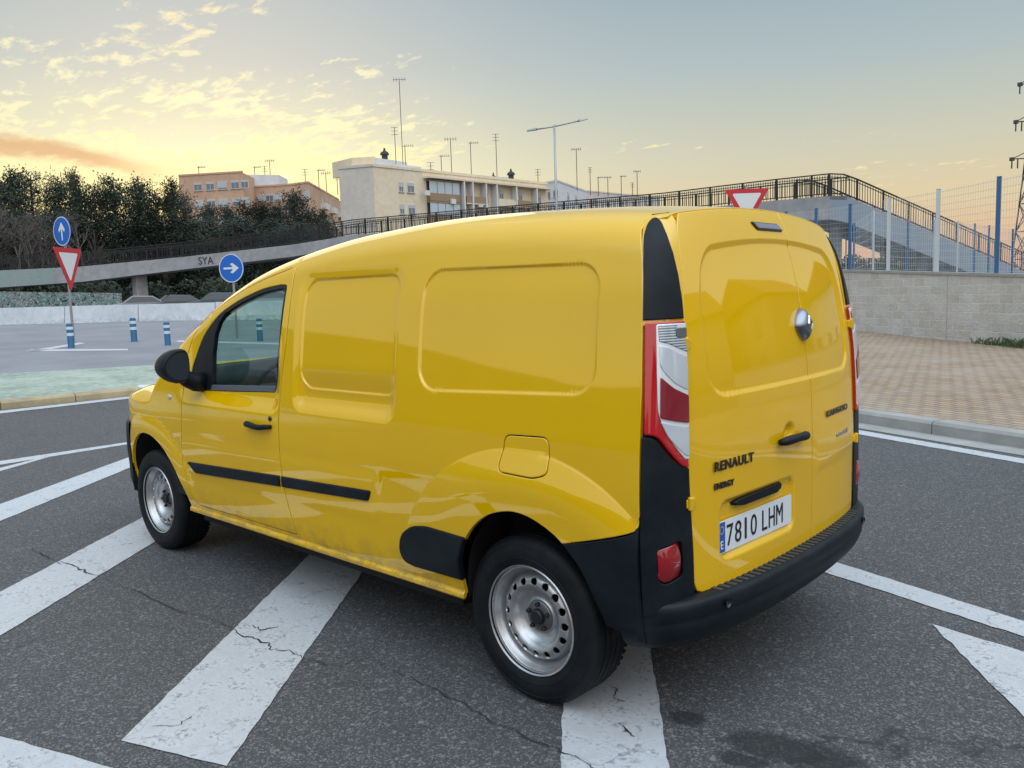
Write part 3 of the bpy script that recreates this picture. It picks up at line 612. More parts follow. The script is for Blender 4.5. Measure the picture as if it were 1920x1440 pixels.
DG = mat('dark hedge leaves', (.02, .03, .015, 1), .8, build=_fol((.012, .020, .012, 1), (.040, .055, .028, 1)))
bproto = bushmesh(3.2, 2.7, 2600, .16, 'x', None, None, 3).build('hedge_bush', DG)
BL = ['dark bush under the footbridge at the picture edge', 'dark bush beneath the ramp left of the give way triangle', 'dark bush behind the graffiti wall', 'dark bush between the left sign and the round arrow sign', 'dark bush below the graffiti scrawl on the bridge', 'dark bush just left of the round arrow sign', 'dark bush behind the round arrow sign', 'dark bush hidden mostly by the van bonnet', 'dark bush seen through the van side window', 'dark bush behind the van roof', 'dark bush behind the van middle']
for i, px in enumerate(range(-80, 700, 72)):
    o = bproto if i == 0 else bproto.copy(); 
    if i: C.objects.link(o)
    p = gdep(px, 560, 72+random.uniform(-2, 2)); o.location = p-Vector((0, 0, .2)); o.scale = (1.2, 1.2, random.uniform(1.0, 1.35)); o.rotation_euler.z = random.uniform(0, 6); tag(o, BL[i], 'bush', 'dark bushes in a row under the footbridge')
for i, px in enumerate((1548, 1590, 1632, 1676, 1720)):
    o = bproto.copy(); C.objects.link(o); p = gdep(px, 540, 95+3*i); o.location = p; o.scale = (1.0, 1.0, random.uniform(1.2, 1.75)); o.rotation_euler.z = i; tag(o, 'small dark bush beyond the block wall, '+['first', 'second', 'third', 'fourth', 'fifth'][i]+' from the van roof', 'bush', 'low bushes beyond the block wall')
sgp = at(1573, 440, 60); so_ = empty('road_sign', (sgp.x, sgp.y, 0)); tag(so_, 'green rectangular sign board on two posts under the footbridge landing', 'road sign'); gm_ = frame_mat((0, 0, sgp.z), (-cf[0], -cf[1], 0))
g = MB(); a = [gm_ @ Vector(q) for q in ((-.75, -.33, 0), (.75, -.33, 0), (.75, .33, 0), (-.75, .33, 0))]; g.prism8(a, [v+Vector((-cf[0], -cf[1], 0))*.05 for v in a]); sb_ = g.build('sign_plate', mat('sign green', (.01, .16, .10, 1), .4), so_)
g = MB(); a = [gm_ @ Vector(q) for q in ((-.62, .08, .055), (.62, .08, .055), (.62, .13, .055), (-.62, .13, .055))]; g.add(a, [(0, 1, 2, 3)]); a = [gm_ @ Vector(q) for q in ((-.62, -.16, .055), (.3, -.16, .055), (.3, -.11, .055), (-.62, -.11, .055))]; g.add(a, [(0, 1, 2, 3)]); g.build('face', SWT, sb_)
for q in (-.55, .55): b_ = gm_ @ Vector((q, 0, -.05)); g = MB(); g.bar((b_.x, b_.y, 0), (b_.x, b_.y, sgp.z), .08); g.build('post', GAL, so_)
# parked cars glimpsed under the bridge; body colours darkened to stand for its shade
CG = mat('dark car glass', (.02, .025, .03, 1), .08); CT = mat('car tyre', (.012, .012, .012, 1), .7)
def make_car(cm):
    o = empty('parked_car'); g = MB()
    prof = [(-2.05, .35), (-2.1, .70), (-1.95, .93), (-1.35, .98), (-.75, 1.38), (.45, 1.42), (1.05, .98), (1.85, .86), (2.08, .62), (2.05, .32)]
    lo = [Vector((x, -.84 if z < 1.0 else -.66, z)) for x, z in prof]; hi = [Vector((v.x, -v.y, v.z)) for v in lo]; g.prism8(lo, hi); g.build('body', cm, o, bevel=.06)
    for s in (1, -1):
        g = MB(); q = [(-1.22, .99), (-.70, 1.32), (.38, 1.35), (.88, .99)]; g.prism8([Vector((x, s*(.835 if z < 1.1 else .672), z)) for x, z in q], [Vector((x, s*(.85 if z < 1.1 else .69), z)) for x, z in q]); g.build('side_window', CG, o)
    g = MB(); g.prism8([Vector((.50, -.6, 1.38)), Vector((.50, .6, 1.38)), Vector((1.04, .74, 1.0)), Vector((1.04, -.74, 1.0))], [Vector((.54, -.6, 1.41)), Vector((.54, .6, 1.41)), Vector((1.08, .74, 1.02)), Vector((1.08, -.74, 1.02))]); g.build('windscreen', CG, o)
    for x in (-1.3, 1.3):
        for y in (-.80, .80):
            g = MB(); g.lathe([(0, -.09), (.28, -.1), (.31, -.06), (.31, .06), (.28, .1), (0, .09)], 20, Matrix.Translation((x, y, .31))); w_ = g.build('wheel', CT, o, smooth=True, angle=40); g = MB(); g.lathe([(0, -.11), (.17, -.105), (.18, -.09)], 16, Matrix.Translation((x, y, .31))); g.lathe([(0, .11), (.17, .105), (.18, .09)], 16, Matrix.Translation((x, y, .31))); g.build('hubcap', GAL, w_, smooth=True)
    return o
for i, (px, dep, cm, rz, lab) in enumerate(((262, 53, mat('white car in shade', (.22, .23, .24, 1), .3), 1.2, 'white parked car under the footbridge, left of the others'), (330, 54, mat('silver car in shade', (.08, .09, .10, 1), .3, .5), 1.35, 'silver parked car in the shade between two other cars'), (412, 50, mat('grey green car in shade', (.05, .08, .08, 1), .3), 1.0, 'grey green parked car beside the van windscreen pillar'), (505, 52, mat('pale blue car in shade', (.25, .33, .38, 1), .3), 1.1, 'pale parked car visible through the van window'))):
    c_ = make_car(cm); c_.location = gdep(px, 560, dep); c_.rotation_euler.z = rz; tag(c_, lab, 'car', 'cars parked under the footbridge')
# ------------------------------------------------------------------ buildings
def _plaster(c1, c2, sc=.25):
    def f(t):
        n = t.noise(t.pos, sc, 6, .65); m_ = t.noise(t.pos, 1.6, 5, .7); t.set(t.b.inputs['Base Color'], t.mix(t.mr(m_, .4, .75, 0, .5), t.mix(t.mr(n, .3, .7), c1, c2), tuple(q*.72 for q in c1[:3])+(1,)))
    return f
def _brick(t):
    sx = t.node('ShaderNodeSeparateXYZ'); t.l.new(t.pos, sx.inputs[0]); cb = t.node('ShaderNodeCombineXYZ'); t.l.new(t.math('ADD', sx.outputs[0], sx.outputs[1]), cb.inputs[0]); t.l.new(sx.outputs[2], cb.inputs[1])
    br = t.node('ShaderNodeTexBrick'); t.l.new(cb.outputs[0], br.inputs['Vector']); br.inputs['Scale'].default_value = 1; br.inputs['Brick Width'].default_value = .5; br.inputs['Row Height'].default_value = .18; br.inputs['Mortar Size'].default_value = .02
    br.inputs['Color1'].default_value = (.50, .30, .19, 1); br.inputs['Color2'].default_value = (.60, .38, .25, 1); br.inputs['Mortar'].default_value = (.54, .42, .33, 1)
    n = t.noise(t.pos, .3, 5, .6); t.set(t.b.inputs['Base Color'], t.mix(t.mr(n, .3, .7, 0, .4), br.outputs[0], (.36, .22, .15, 1)))
CRM = mat('cream render', (.5, .45, .36, 1), .85, build=_plaster((.66, .57, .41, 1), (.76, .66, .50, 1)))
CRG = mat('grey beige render', (.4, .38, .34, 1), .85, build=_plaster((.54, .50, .45, 1), (.62, .58, .52, 1)))
GRB = mat('pale grey render', (.4, .4, .42, 1), .85, build=_plaster((.56, .57, .60, 1), (.66, .67, .69, 1)))
BRK = mat('orange brick', (.5, .3, .2, 1), .85, build=_brick)
WGL = mat('window glass', (.14, .17, .20, 1), .15, .0); WFR = mat('white window frame', (.6, .6, .6, 1), .5); SHU = mat('roller shutter', (.42, .45, .48, 1), .6); AWN = mat('brown balcony panel', (.28, .20, .12, 1), .7); DKB = mat('dark roof box', (.03, .03, .035, 1), .7)
def prism(name, foot, z0, z1, m, par): g = MB(); g.prism8([Vector((p.x, p.y, z0)) for p in foot], [Vector((p.x, p.y, z1)) for p in foot]); return g.build(name, m, par)
class Fac:                      # a facade plane between two ground points
    def __init__(s, a, b): s.a = Vector((a.x, a.y, 0)); s.b = Vector((b.x, b.y, 0)); s.L = (s.b-s.a).length; s.d = (s.b-s.a)/s.L; n = Vector((-s.d.y, s.d.x, 0)); s.n = n if n.dot(Vector((CAM[0], CAM[1], 0))-s.a) > 0 else -n
    def p(s, u, z, o_=0): return s.a+s.d*u+s.n*o_+Vector((0, 0, z))
    def slab(s, g, u0, u1, z0, z1, o0, o1): g.prism8([s.p(u0, z0, o0), s.p(u1, z0, o0), s.p(u1, z0, o1), s.p(u0, z0, o1)], [s.p(u0, z1, o0), s.p(u1, z1, o0), s.p(u1, z1, o1), s.p(u0, z1, o1)])
    def inv(s, px, py):
        d_ = ray(px, py); n = s.n; k = (s.a-Vector(CAM)).dot(n)/Vector(d_).dot(n); q = Vector(CAM)+Vector(d_)*k; return (q-s.a).dot(s.d), q.z
def window(f, par, u0, u1, z0, z1, glass=None, shutter=.0):
    g = MB(); f.slab(g, u0, u1, z0, z1, -.04, .05); w_ = g.build('window', WFR, par); t_ = .07; mid = (u0+u1)/2; g = MB(); f.slab(g, u0+t_, mid-.03, z0+t_, z1-t_, .052, .058); f.slab(g, mid+.03, u1-t_, z0+t_, z1-t_, .052, .058); g.build('pane', glass or WGL, w_)
    if shutter: g = MB(); f.slab(g, u0+.04, u1-.04, z1-(z1-z0)*shutter, z1-.03, .06, .09); g.build('shutter', SHU, w_)
    g = MB(); f.slab(g, u0-.08, u1+.08, z0-.10, z0-.003, -.04, .14); g.build('sill', CON, w_)
def balcony(f, par, u0, u1, z0, m=None, ht=1.0):
    g = MB(); f.slab(g, u0, u1, z0-.15, z0, .0, 1.1); b = g.build('balcony', CRM, par); g = MB(); f.slab(g, u0, u1, z0+.003, z0+ht, 1.0, 1.1); f.slab(g, u0, u0+.1, z0+.003, z0+ht, 0.0, .99); f.slab(g, u1-.1, u1, z0+.003, z0+ht, 0.0, .99); g.build('balcony_front', m or AWN, b)
def gp2(px, dep): p = at(px, 560, dep); return Vector((p.x, p.y, 0))
bm_ = empty('apartment_building', tuple(gp2(712, 113))); tag(bm_, 'long cream apartment block with a stepped roof tower and glazed balconies', 'building'); OB = Vector(bm_.location)
A_, B_, E_ = gp2(712, 113), gp2(1032, 137.5), gp2(648, 114.5); zr = at(712, 316, 113).z; ztw = zr
back = (B_-A_).normalized(); nb = Vector((-back.y, back.x, 0)); nb = nb if nb.dot(Vector((cf[0], cf[1], 0))) > 0 else -nb
_build = MB.build
def loc(o): o.matrix_parent_inverse = Matrix.Translation(-OB); return o
def par_fix(root):
    T = Matrix.Translation(-Vector(root.location))
    for ch in root.children: ch.data.transform(T); [c2.data.transform(T) for c2 in ch.children]
prism('wall', [E_, A_, B_, B_+nb*11, gp2(662, 132)], -1, zr, CRM, bm_)
g = MB(); prism('end_wall', [E_-nb*.05, A_-nb*.05+(E_-A_)*.03, A_+(E_-A_)*.03, E_], -1, zr-.02, CRG, bm_)
g = MB(); f = Fac(A_, B_)
for q, lo_, hi_ in ((0, 0, 1),): f.slab(g, -.1, f.L, zr-.001, zr+.35, -.3, .12)
g.build('parapet', CRM, bm_)
fe = Fac(E_, A_); g = MB(); fe.slab(g, -.1, fe.L, zr-.001, zr+.35, -.3, .12); g.build('parapet', CRG, bm_); g = MB(); fe.slab(g, .4, fe.L, 11.5, 11.65, .05, .12); g.build('string_course', CRG, bm_)
zt1, zt2, zt3 = at(672, 297, 117).z, at(712, 293, 117).z, at(790, 309, 124).z
T0, T1, T2 = gp2(673, 118.5), gp2(716, 118), gp2(775, 123)
prism('roof_tower', [T0, T1, T1+nb*5, T0+nb*5], zr-.1, zt1, CRM, bm_); prism('roof_tower', [T1+back*.02, T2, T2+nb*5, T1+nb*5+back*.02], zr-.1, zt2-.35, GRB, bm_); T3 = gp2(800, 125); prism('roof_tower', [T2+back*.02, T3, T3+nb*4, T2+nb*4+back*.02], zr-.1, zt3-.5, GRB, bm_)
t4, t5 = gp2(862, 128), gp2(985, 137); prism('roof_room', [t4+nb*2, t5+nb*2, t5+nb*6, t4+nb*6], zr-.1, zr+1.4, GRB, bm_)
for px, py, s_ in ((721, 287, 1.0), (958, 325, 1.0), (925, 332, .7)):
    c_ = at(px, py, 121 if px < 800 else 134); g = MB(); g.lathe([(0, -1.4), (.45*s_, -1.4), (.45*s_, -.3), (.7*s_, -.25), (.55*s_, .1), (.2*s_, .3), (.12*s_, .7), (0, .75)], 12, Matrix.Translation(c_), axis='z'); g.build('chimney', DKB, bm_)
# openings: u from pixel columns at the top-floor row
def U_(px, py=365): return f.inv(px, py)[0]
zf = zr-3.3
for fl_ in range(4):
    z = zf-3.05*fl_
    for a, b, sh in ((748, 757, .5), (764, 777, .35)): window(f, bm_, U_(a), U_(b), z+.2, z+1.6, None, sh)
    u0, u1 = U_(800), U_(857); g = MB(); f.slab(g, u0, u1, z-.55, z+2.2, .0, .06); rc_ = g.build('balcony', mat('recess', (.10, .10, .11, 1), .8), bm_)
    n_ = 4
    for k in range(n_): g = MB(); a = u0+(u1-u0)*k/n_; b = u0+(u1-u0)*(k+1)/n_; f.slab(g, a+.05, b-.05, z+.35, z+2.0, .62, .68); g.build('glazing', mat('balcony glazing', (.40, .48, .55, 1), .15, .1), rc_)
    g = MB(); f.slab(g, u0, u1, z-.75, z+.34, .06, .75); f.slab(g, u0, u1, z+2.03, z+2.25, .06, .75); g.build('balcony_front', AWN, rc_)
    for a, b in ((876, 886), (906, 915), (936, 944), (972, 979), (1008, 1014)): window(f, bm_, U_(a), U_(b), z-.1, z+1.7, None, .3)
    balcony(f, bm_, U_(866), U_(900), z-.75); balcony(f, bm_, U_(925), U_(955), z-.75, CRM); balcony(f, bm_, U_(962), U_(990), z-.75, AWN)
g = MB(); f.slab(g, U_(795), f.L-.3, zf+2.35, zf+2.6, .0, 1.3); g.build('eaves', CRM, bm_)
for px in (860, 876, 901, 921, 958, 996): g = MB(); f.slab(g, U_(px), U_(px)+.25, 3, zf+2.34, .05, 1.25); g.build('column', WFR, bm_)
for px, py in ((793, 363), (842, 379), (893, 385), (958, 383)):
    u, z = f.inv(px, py); g = MB(); f.slab(g, u-.45, u+.45, z-.35, z+.35, .76, 1.08); g.build('air_conditioner', WFR, bm_)
par_fix(bm_)
def simple_block(name, label, pts, ytop, dep0, m, wins, back_=10, floors=3, parts=None):
    P_ = [gp2(px, dp) for px, dp in pts]; zt_ = at(pts[dep0][0], ytop, pts[dep0][1]).z; o = empty(name, tuple(P_[0])); tag(o, label, 'building')
    bk = [p+Vector((cf[0], cf[1], 0)).normalized()*back_ for p in P_[::-1]]; prism('wall', P_+bk, -1, zt_, m, o)
    for i in range(len(P_)-1):
        f = Fac(P_[i], P_[i+1]); g = MB(); f.slab(g, 0, f.L, zt_-.002, zt_+.3, -.25, .10); g.build('parapet', m, o)
        for w_ in wins[i]:
            for k in range(floors):
                z = zt_-2.7-3.0*k; u = f.inv(w_[0], 360)[0]; window(f, o, u-w_[1]/2, u+w_[1]/2, z, z+1.4, None, random.choice((.25, .5, .8)))
                if len(w_) > 2: balcony(f, o, u-1.6, u+1.6, z-.8, WFR)
    if parts: parts(o, zt_)
    par_fix(o); return o, zt_
def brick_extra(o, z):
    a, b = gp2(468, 152), gp2(537, 154); q = Vector((cf[0], cf[1], 0)).normalized()*6; prism('roof_room', [a, b, b+q, a+q], z-3.2, at(500, 331, 153).z, GRB, o)
simple_block('apartment_building', 'orange brick apartment block with a flat roof behind the dark pines', [(352, 148), (470, 146)], 327, 1, BRK, [[(372, 1.6), (395, 1.6), (418, 1.8), (442, 1.6), (460, 1.4)]], parts=brick_extra)
simple_block('apartment_building', 'lower orange brick block between the pines and the cream building', [(470, 153), (560, 151), (590, 149), (645, 176)], 346, 2, BRK, [[(488, 1.5), (505, 1.5), (520, 1.5)], [(574, 1.4)], [(603, 1.3, 1), (618, 1.3, 1), (634, 1.3, 1)]])
simple_block('apartment_building', 'pale grey block right behind the street lamp with a flat roof', [(1015, 152), (1050, 148), (1104, 165)], 343, 1, GRB, [[(1028, 1.3), (1042, 1.3)], [(1065, 1.3), (1080, 1.3)]])
simple_block('apartment_building', 'distant low beige block beyond the footbridge railing', [(1096, 195), (1240, 215)], 361, 0, CRG, [[(1115, 1.6), (1140, 1.6), (1165, 1.6), (1190, 1.6), (1215, 1.6)]], floors=2)
# ------------------------------------------------------------------ roof aerials
AER = mat('aerial metal', (.10, .10, .10, 1), .5, .4)
def aerial(px, ytop, ybot, dep, kind, label):
    b, t_ = at(px, ybot, dep), at(px, ytop, dep); h_ = t_.z-b.z; o = empty('roof_aerial', (b.x, b.y, b.z)); tag(o, label, 'aerial', 'television aerials on the roofs'); k = dep/115; g = MB(); g.tube([(0, 0, -1.0), (0, 0, h_)], .05*k, 6); g.build('mast', AER, o)
    g = MB(); R_ = rt
    if kind == 0:
        g.bar(-R_*.9+Vector((0, 0, h_)), R_*.9+Vector((0, 0, h_)), .05*k)
        for q in (-.8, -.4, 0, .4, .8): g.bar(R_*q+Vector((0, 0, h_-.28)), R_*q+Vector((0, 0, h_+.28)), .04*k)
    elif kind == 1:
        g.bar(-R_*.3+Vector((0, 0, h_-.2)), R_*1.3+Vector((0, 0, h_-.2)), .05*k)
        for q in (.2, .5, .8, 1.1): g.bar(R_*q+Vector((0, 0, h_-.2))-fw*.3+Vector((0, 0, -.15)), R_*q+Vector((0, 0, h_+.1))+fw*.3, .04*k)
    else:
        for q in (0, -.5, -1.0): g.bar(-R_*.5+Vector((0, 0, h_+q)), R_*.5+Vector((0, 0, h_+q)), .045*k)
    g.build('antenna', AER, o)
AL = [(755, 153, 295, 117, 0, 'tallest thin mast on the cream tower roof'), (742, 240, 295, 118, 2, 'shorter mast just left of the tallest mast'), (760, 272, 296, 117, 1, 'small aerial at the foot of the tallest mast'), (808, 305, 322, 120, 2, 'squat aerial just right of the cream tower'), (828, 291, 322, 121, 1, 'small bent aerial above the cream roof'), (847, 262, 326, 122, 0, 'tall aerial above the glazed balconies'), (884, 267, 328, 125, 1, 'tall thin aerial left of the roof room'), (932, 253, 332, 129, 2, 'plain tall mast at the middle of the cream roof'), (1009, 318, 345, 148, 2, 'small aerial left of the street lamp'), (1082, 281, 347, 150, 0, 'tall aerial just right of the street lamp'), (1107, 315, 358, 190, 2, 'mid aerial on the distant block'), (1122, 332, 360, 195, 1, 'low aerial on the distant block'), (1140, 333, 360, 197, 0, 'low aerial with a cross bar on the distant block'), (1165, 330, 360, 200, 1, 'bent low aerial on the distant block'), (1195, 322, 360, 205, 0, 'highest aerial at the right end of the distant block'), (1186, 343, 361, 204, 2, 'stub aerial near the right end of the distant block'), (373, 312, 326, 150, 1, 'small aerial at the left end of the brick block'), (478, 312, 330, 153, 1, 'aerial left of the grey roof room'), (507, 302, 331, 153, 0, 'tall aerial on the grey roof room'), (497, 312, 331, 153, 2, 'short aerial on the grey roof room'), (573, 318, 345, 150, 2, 'aerial at the left of the lower brick roof'), (598, 318, 346, 152, 1, 'aerial at the middle of the lower brick roof'), (612, 325, 350, 158, 0, 'aerial near the right of the lower brick roof'), (633, 328, 356, 165, 2, 'last aerial beside the cream building')]
for q in AL: aerial(*q)
# ------------------------------------------------------------------ trees
TRK = mat('bark', (.07, .055, .045, 1), .9, build=_fol((.045, .036, .03, 1), (.10, .08, .065, 1)))
PIN = mat('pine needles', (.02, .035, .02, 1), .85, build=_fol((.010, .019, .014, 1), (.030, .046, .028, 1)))
TWG = mat('bare twigs', (.12, .10, .09, 1), .9)
def tree_proto(seed, kind):
    r_ = random.Random(seed); o = empty('pine_tree' if kind != 'bare' else 'bare_tree'); H = 10.0
    g = MB()
    if kind != 'bare':
        g.tube([(0, 0, -.5), (.1, 0, 3), (-.1, .1, 6), (0, 0, 9.3)], [.28, .22, .14, .04], 7)
        lv_ = []
        n = 30 if kind == 'cone' else 24
        for i in range(n):
            z = 1.6+7.6*(i/n)**.9; k = (z-1.5)/8.2; rad = (3.0*(1-k)**.75+.3)*r_.uniform(.65, 1.2) if kind == 'cone' else (3.2*math.sin(math.pi*min(1, k*.8+.22))**.6)*r_.uniform(.55, 1.15); an = i*2.4+r_.uniform(-.5, .5)
            tip = Vector((math.cos(an)*rad, math.sin(an)*rad, z+rad*r_.uniform(.1, .35))); g.tube([(0, 0, z), tip*1.0], [.06, .015], 4, False); lv_.append((Vector((0, 0, z)), tip))
        g.build('trunk', TRK, o, smooth=True); g = MB()
        for a, b in lv_:
            nn = int(44+60*(b-a).length/3)
            for j in range(nn):
                k = r_.uniform(.22, 1.0); c_ = a.lerp(b, k); sp_ = .18+.32*(1-abs(k-.6)); c_ = c_+Vector((r_.gauss(0, sp_), r_.gauss(0, sp_), r_.gauss(0, sp_*.6)))
                for q in range(4):
                    d1 = Vector((r_.gauss(0, 1), r_.gauss(0, 1), r_.gauss(.35, .8))).normalized(); d2 = d1.orthogonal().normalized(); s_ = r_.uniform(.09, .20); cc = c_+Vector((r_.gauss(0, .14), r_.gauss(0, .14), r_.gauss(0, .14)))
                    g.add([cc-d2*s_*.28, cc+d1*s_, cc+d2*s_*.28, cc-d1*s_*.5], [(0, 1, 2, 3)])
        g.build('crown', PIN, o)
    else:
        def br(p, d_, L_, r0, dep):
            q = p+d_*L_; g.tube([p, p.lerp(q, .5)+Vector((r_.gauss(0, .05), r_.gauss(0, .05), 0)), q], [r0, r0*.8, r0*.6], 5 if dep < 2 else 3, False)
            if dep < 5:
                for k in range(3 if dep < 4 else 4): nd = (d_+Vector((r_.gauss(0, .42), r_.gauss(0, .42), r_.gauss(.12, .25)))).normalized(); br(p.lerp(q, r_.uniform(.55, 1)), nd, L_*r_.uniform(.6, .85), r0*.6, dep+1)
        br(Vector((0, 0, -.3)), Vector((0, 0, 1)), 3.0, .20, 0); g.build('trunk', TWG, o, smooth=True)
    return o
protos = {'c0': tree_proto(1, 'cone'), 'c1': tree_proto(2, 'cone'), 'r0': tree_proto(3, 'round'), 'r1': tree_proto(4, 'round'), 'b0': tree_proto(5, 'bare'), 'b1': tree_proto(6, 'bare')}
used = set()
POSW = {0: 'pale tower end', }
def place_tree(key, px, ytop, dep, wsc, label, group):
    t_ = at(px, ytop, dep); z0 = float(gz(t_.x, t_.y)); hh = t_.z-z0; o = protos[key] if key not in used else copy_tree(protos[key]); used.add(key)
    s = hh/(10.0 if key[0] != 'b' else 9.6); o.location = (t_.x, t_.y, z0); o.scale = (s*wsc, s*wsc, s); o.rotation_euler.z = random.uniform(0, 6.28); tag(o, label, 'tree', group)
TL = [('r0', -40, 318, 88, 1.0, 'dark pine at the extreme left edge'), ('c0', 18, 302, 92, .8, 'tall dark pine top left of the sunset gap'), ('r1', 55, 308, 95, .75, 'tall pine left of the sunset gap'), ('c1', 106, 318, 96, .72, 'pointed pine right of the sunset gap'), ('c0', 136, 303, 100, .5, 'slim pointed pine taller than its neighbours above the left signs'), ('r0', 172, 332, 92, .8, 'rounded pine right of the slim pointed pine'), ('r1', 210, 318, 95, .85, 'broad rounded pine near the middle of the wood'), ('c1', 258, 320, 98, .65, 'pointed pine with a forked top in the wood'), ('r0', 288, 340, 90, .8, 'rounded pine between two pointed pines'), ('c0', 320, 322, 97, .62, 'pointed pine just left of the brick block'), ('r1', 345, 352, 90, .7, 'pine in front of the left end of the brick block'), ('c1', 392, 372, 92, .65, 'low pine below the brick windows'), ('c0', 425, 374, 88, .6, 'low pine left of the roof room'), ('r0', 458, 362, 92, .7, 'pine below the end of the brick block'), ('c1', 492, 366, 90, .65, 'pine below the grey roof room'), ('c0', 520, 370, 92, .6, 'pine left of the tallest front pine'), ('c1', 550, 345, 86, .8, 'dark pine against the lower brick block'), ('r0', 583, 378, 84, .8, 'pine sloping down beside the lower brick block'), ('c0', 608, 402, 80, .8, 'smallest pine where the railing begins')]
for k, px, yt, dp, ws, lb in TL: place_tree(k, px, yt, dp, ws, lb, 'dark pines behind the footbridge')
FR = [('r1', 95, 390, 79, 1.5), ('r0', 170, 398, 80, 1.5), ('r1', 240, 392, 79, 1.5), ('r0', 305, 395, 78, 1.5), ('r1', 370, 398, 79, 1.5), ('r0', 435, 400, 78, 1.5), ('r1', 500, 402, 78, 1.5), ('r0', 560, 408, 76, 1.4), ('r1', 20, 385, 80, 1.5), ('r0', -60, 380, 80, 1.5)]
for i, (k, px, yt, dp, ws) in enumerate(FR): place_tree(k, px, yt, dp, ws, ['lower pine right behind the left signs', 'lower bushy pine above the give way triangle, right side', 'lower pine in the front row left of the graffiti scrawl', 'lower bushy pine in the front row at the middle', 'lower pine in the front row above the graffiti scrawl', 'lower bushy pine above the round arrow sign', 'lower pine right of the round arrow sign', 'lower bushy pine nearest the van roof', 'lower pine behind the bare trees', 'lower bushy pine at the far left edge'][i], 'lower front row of pines')
for k, px, yt, dp, ws, lb in (('b0', 15, 330, 72, 1.0, 'bare grey tree at the left edge'), ('b1', 62, 345, 73, 1.0, 'bare grey tree left of the round arrow sign on the pole'), ('b0', 150, 352, 74, .9, 'bare grey tree right of the left signs'), ('b1', -40, 330, 72, 1.0, 'bare tree cut by the left edge')): place_tree(k, px, yt, dp, ws, lb, 'bare trees in front of the pines')
# ------------------------------------------------------------------ the other side of the road, behind the viewpoint (mirrored in the paint)
RTL = mat('terracotta roof', (.30, .14, .08, 1), .8); HW = [mat('house cream', (.50, .46, .38, 1), .85), mat('house white', (.60, .60, .58, 1), .85), mat('house ochre', (.45, .34, .20, 1), .85)]
def house(x, y, rz, w_, d_, h_, m, lab):
    o = empty('gabled_house', (x, y, 0), rz); tag(o, lab, 'house'); g = MB(); g.box((-w_/2, -d_/2, -.2), (w_/2, d_/2, h_)); g.build('wall', m, o)
    g = MB(); g.prism8([Vector((-w_/2-.4, -d_/2-.4, h_)), Vector((w_/2+.4, -d_/2-.4, h_)), Vector((0, -d_/2-.4, h_+w_*.32))], [Vector((-w_/2-.4, d_/2+.4, h_)), Vector((w_/2+.4, d_/2+.4, h_)), Vector((0, d_/2+.4, h_+w_*.32))]); g.build('roof', RTL, o)
    for i in range(int(w_//3)):
        for k in range(int(h_//3)):
            for s in (-1, 1): g = MB(); u = -w_/2+1.5+3*i; g.box((u-.6, s*(d_/2+.02)-.03, 1+3*k), (u+.6, s*(d_/2+.02)+.03, 2.4+3*k)); g.build('window', WGL, o)
HS = [(-28, -22, .3, 10, 12, 6.5, 0, 'cream gabled house behind the viewpoint'), (-34, -8, 1.2, 9, 12, 5.5, 1, 'white gabled house behind the viewpoint'), (-20, -36, .1, 10, 12, 6.5, 2, 'ochre gabled house behind the viewpoint'), (-38, 8, 1.5, 10, 13, 6, 0, 'cream house at the corner behind the viewpoint'), (-9, -46, 0, 11, 12, 5.5, 1, 'white house at the end of the side road')]
for x, y, rz, w_, d_, h_, m, lab in HS: house(x, y, rz, w_, d_, h_, HW[m], lab)
for i, (x, y, w_, h_) in enumerate(()):
    o = empty('warehouse', (x, y, 0), .2*i); tag(o, ['long low warehouse opposite the van side', 'taller low warehouse opposite the van', 'small warehouse behind the viewpoint', 'farthest warehouse along the opposite road'][i], 'building'); g = MB(); g.box((-w_/2, -6, -.2), (w_/2, 6, h_)); g.build('wall', CRG, o); g = MB(); g.box((-w_/2+1, -6.05, .2), (-w_/2+4, -5.99, 3.5)); g.build('door', DKB, o)
hv = []; hf_ = []; nx = 60
for i in range(nx):
    x = -60+3.2*i; h_ = 6.6+1.5*math.sin(x*.075+.6)+.9*math.sin(x*.19)+.35*math.sin(x*.53); h_ *= 1+.75*min(1, max(0, (x-40)/26))
    for y, k in ((28, 0), (33, .45), (38, .88), (42, 1.0), (60, 1.05), (90, 1.0)): hv.append((x, y, float(gz(x, y))-.05+h_*k+(.15*math.sin(x*.9+y) if k else 0)))
for i in range(nx-1):
    for j in range(5): hf_.append((i*6+j, (i+1)*6+j, (i+1)*6+j+1, i*6+j+1))
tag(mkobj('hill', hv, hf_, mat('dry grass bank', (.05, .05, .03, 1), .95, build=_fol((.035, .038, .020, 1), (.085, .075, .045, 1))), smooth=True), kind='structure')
bv = []; bf = []  # dark bank added behind the pines to block sky glints between leaves
for i in range(26):
    px = -300+44*i; h_ = 5.2+.8*math.sin(i*1.3)
    for dp, k in ((98, 0), (101, .8), (106, 1.0), (125, .9)): p = gdep(px, 560, dp); bv.append((p.x, p.y, p.z-.1+h_*k*(1 if px < 640 else .35)))
for i in range(25):
    for j in range(3): bf.append((i*4+j, (i+1)*4+j, (i+1)*4+j+1, i*4+j+1))
tag(mkobj('backing_terrain', bv, bf, mat('backing bank', (.02, .025, .015, 1), .95, build=_fol((.012, .018, .011, 1), (.035, .045, .025, 1))), smooth=True), kind='structure')
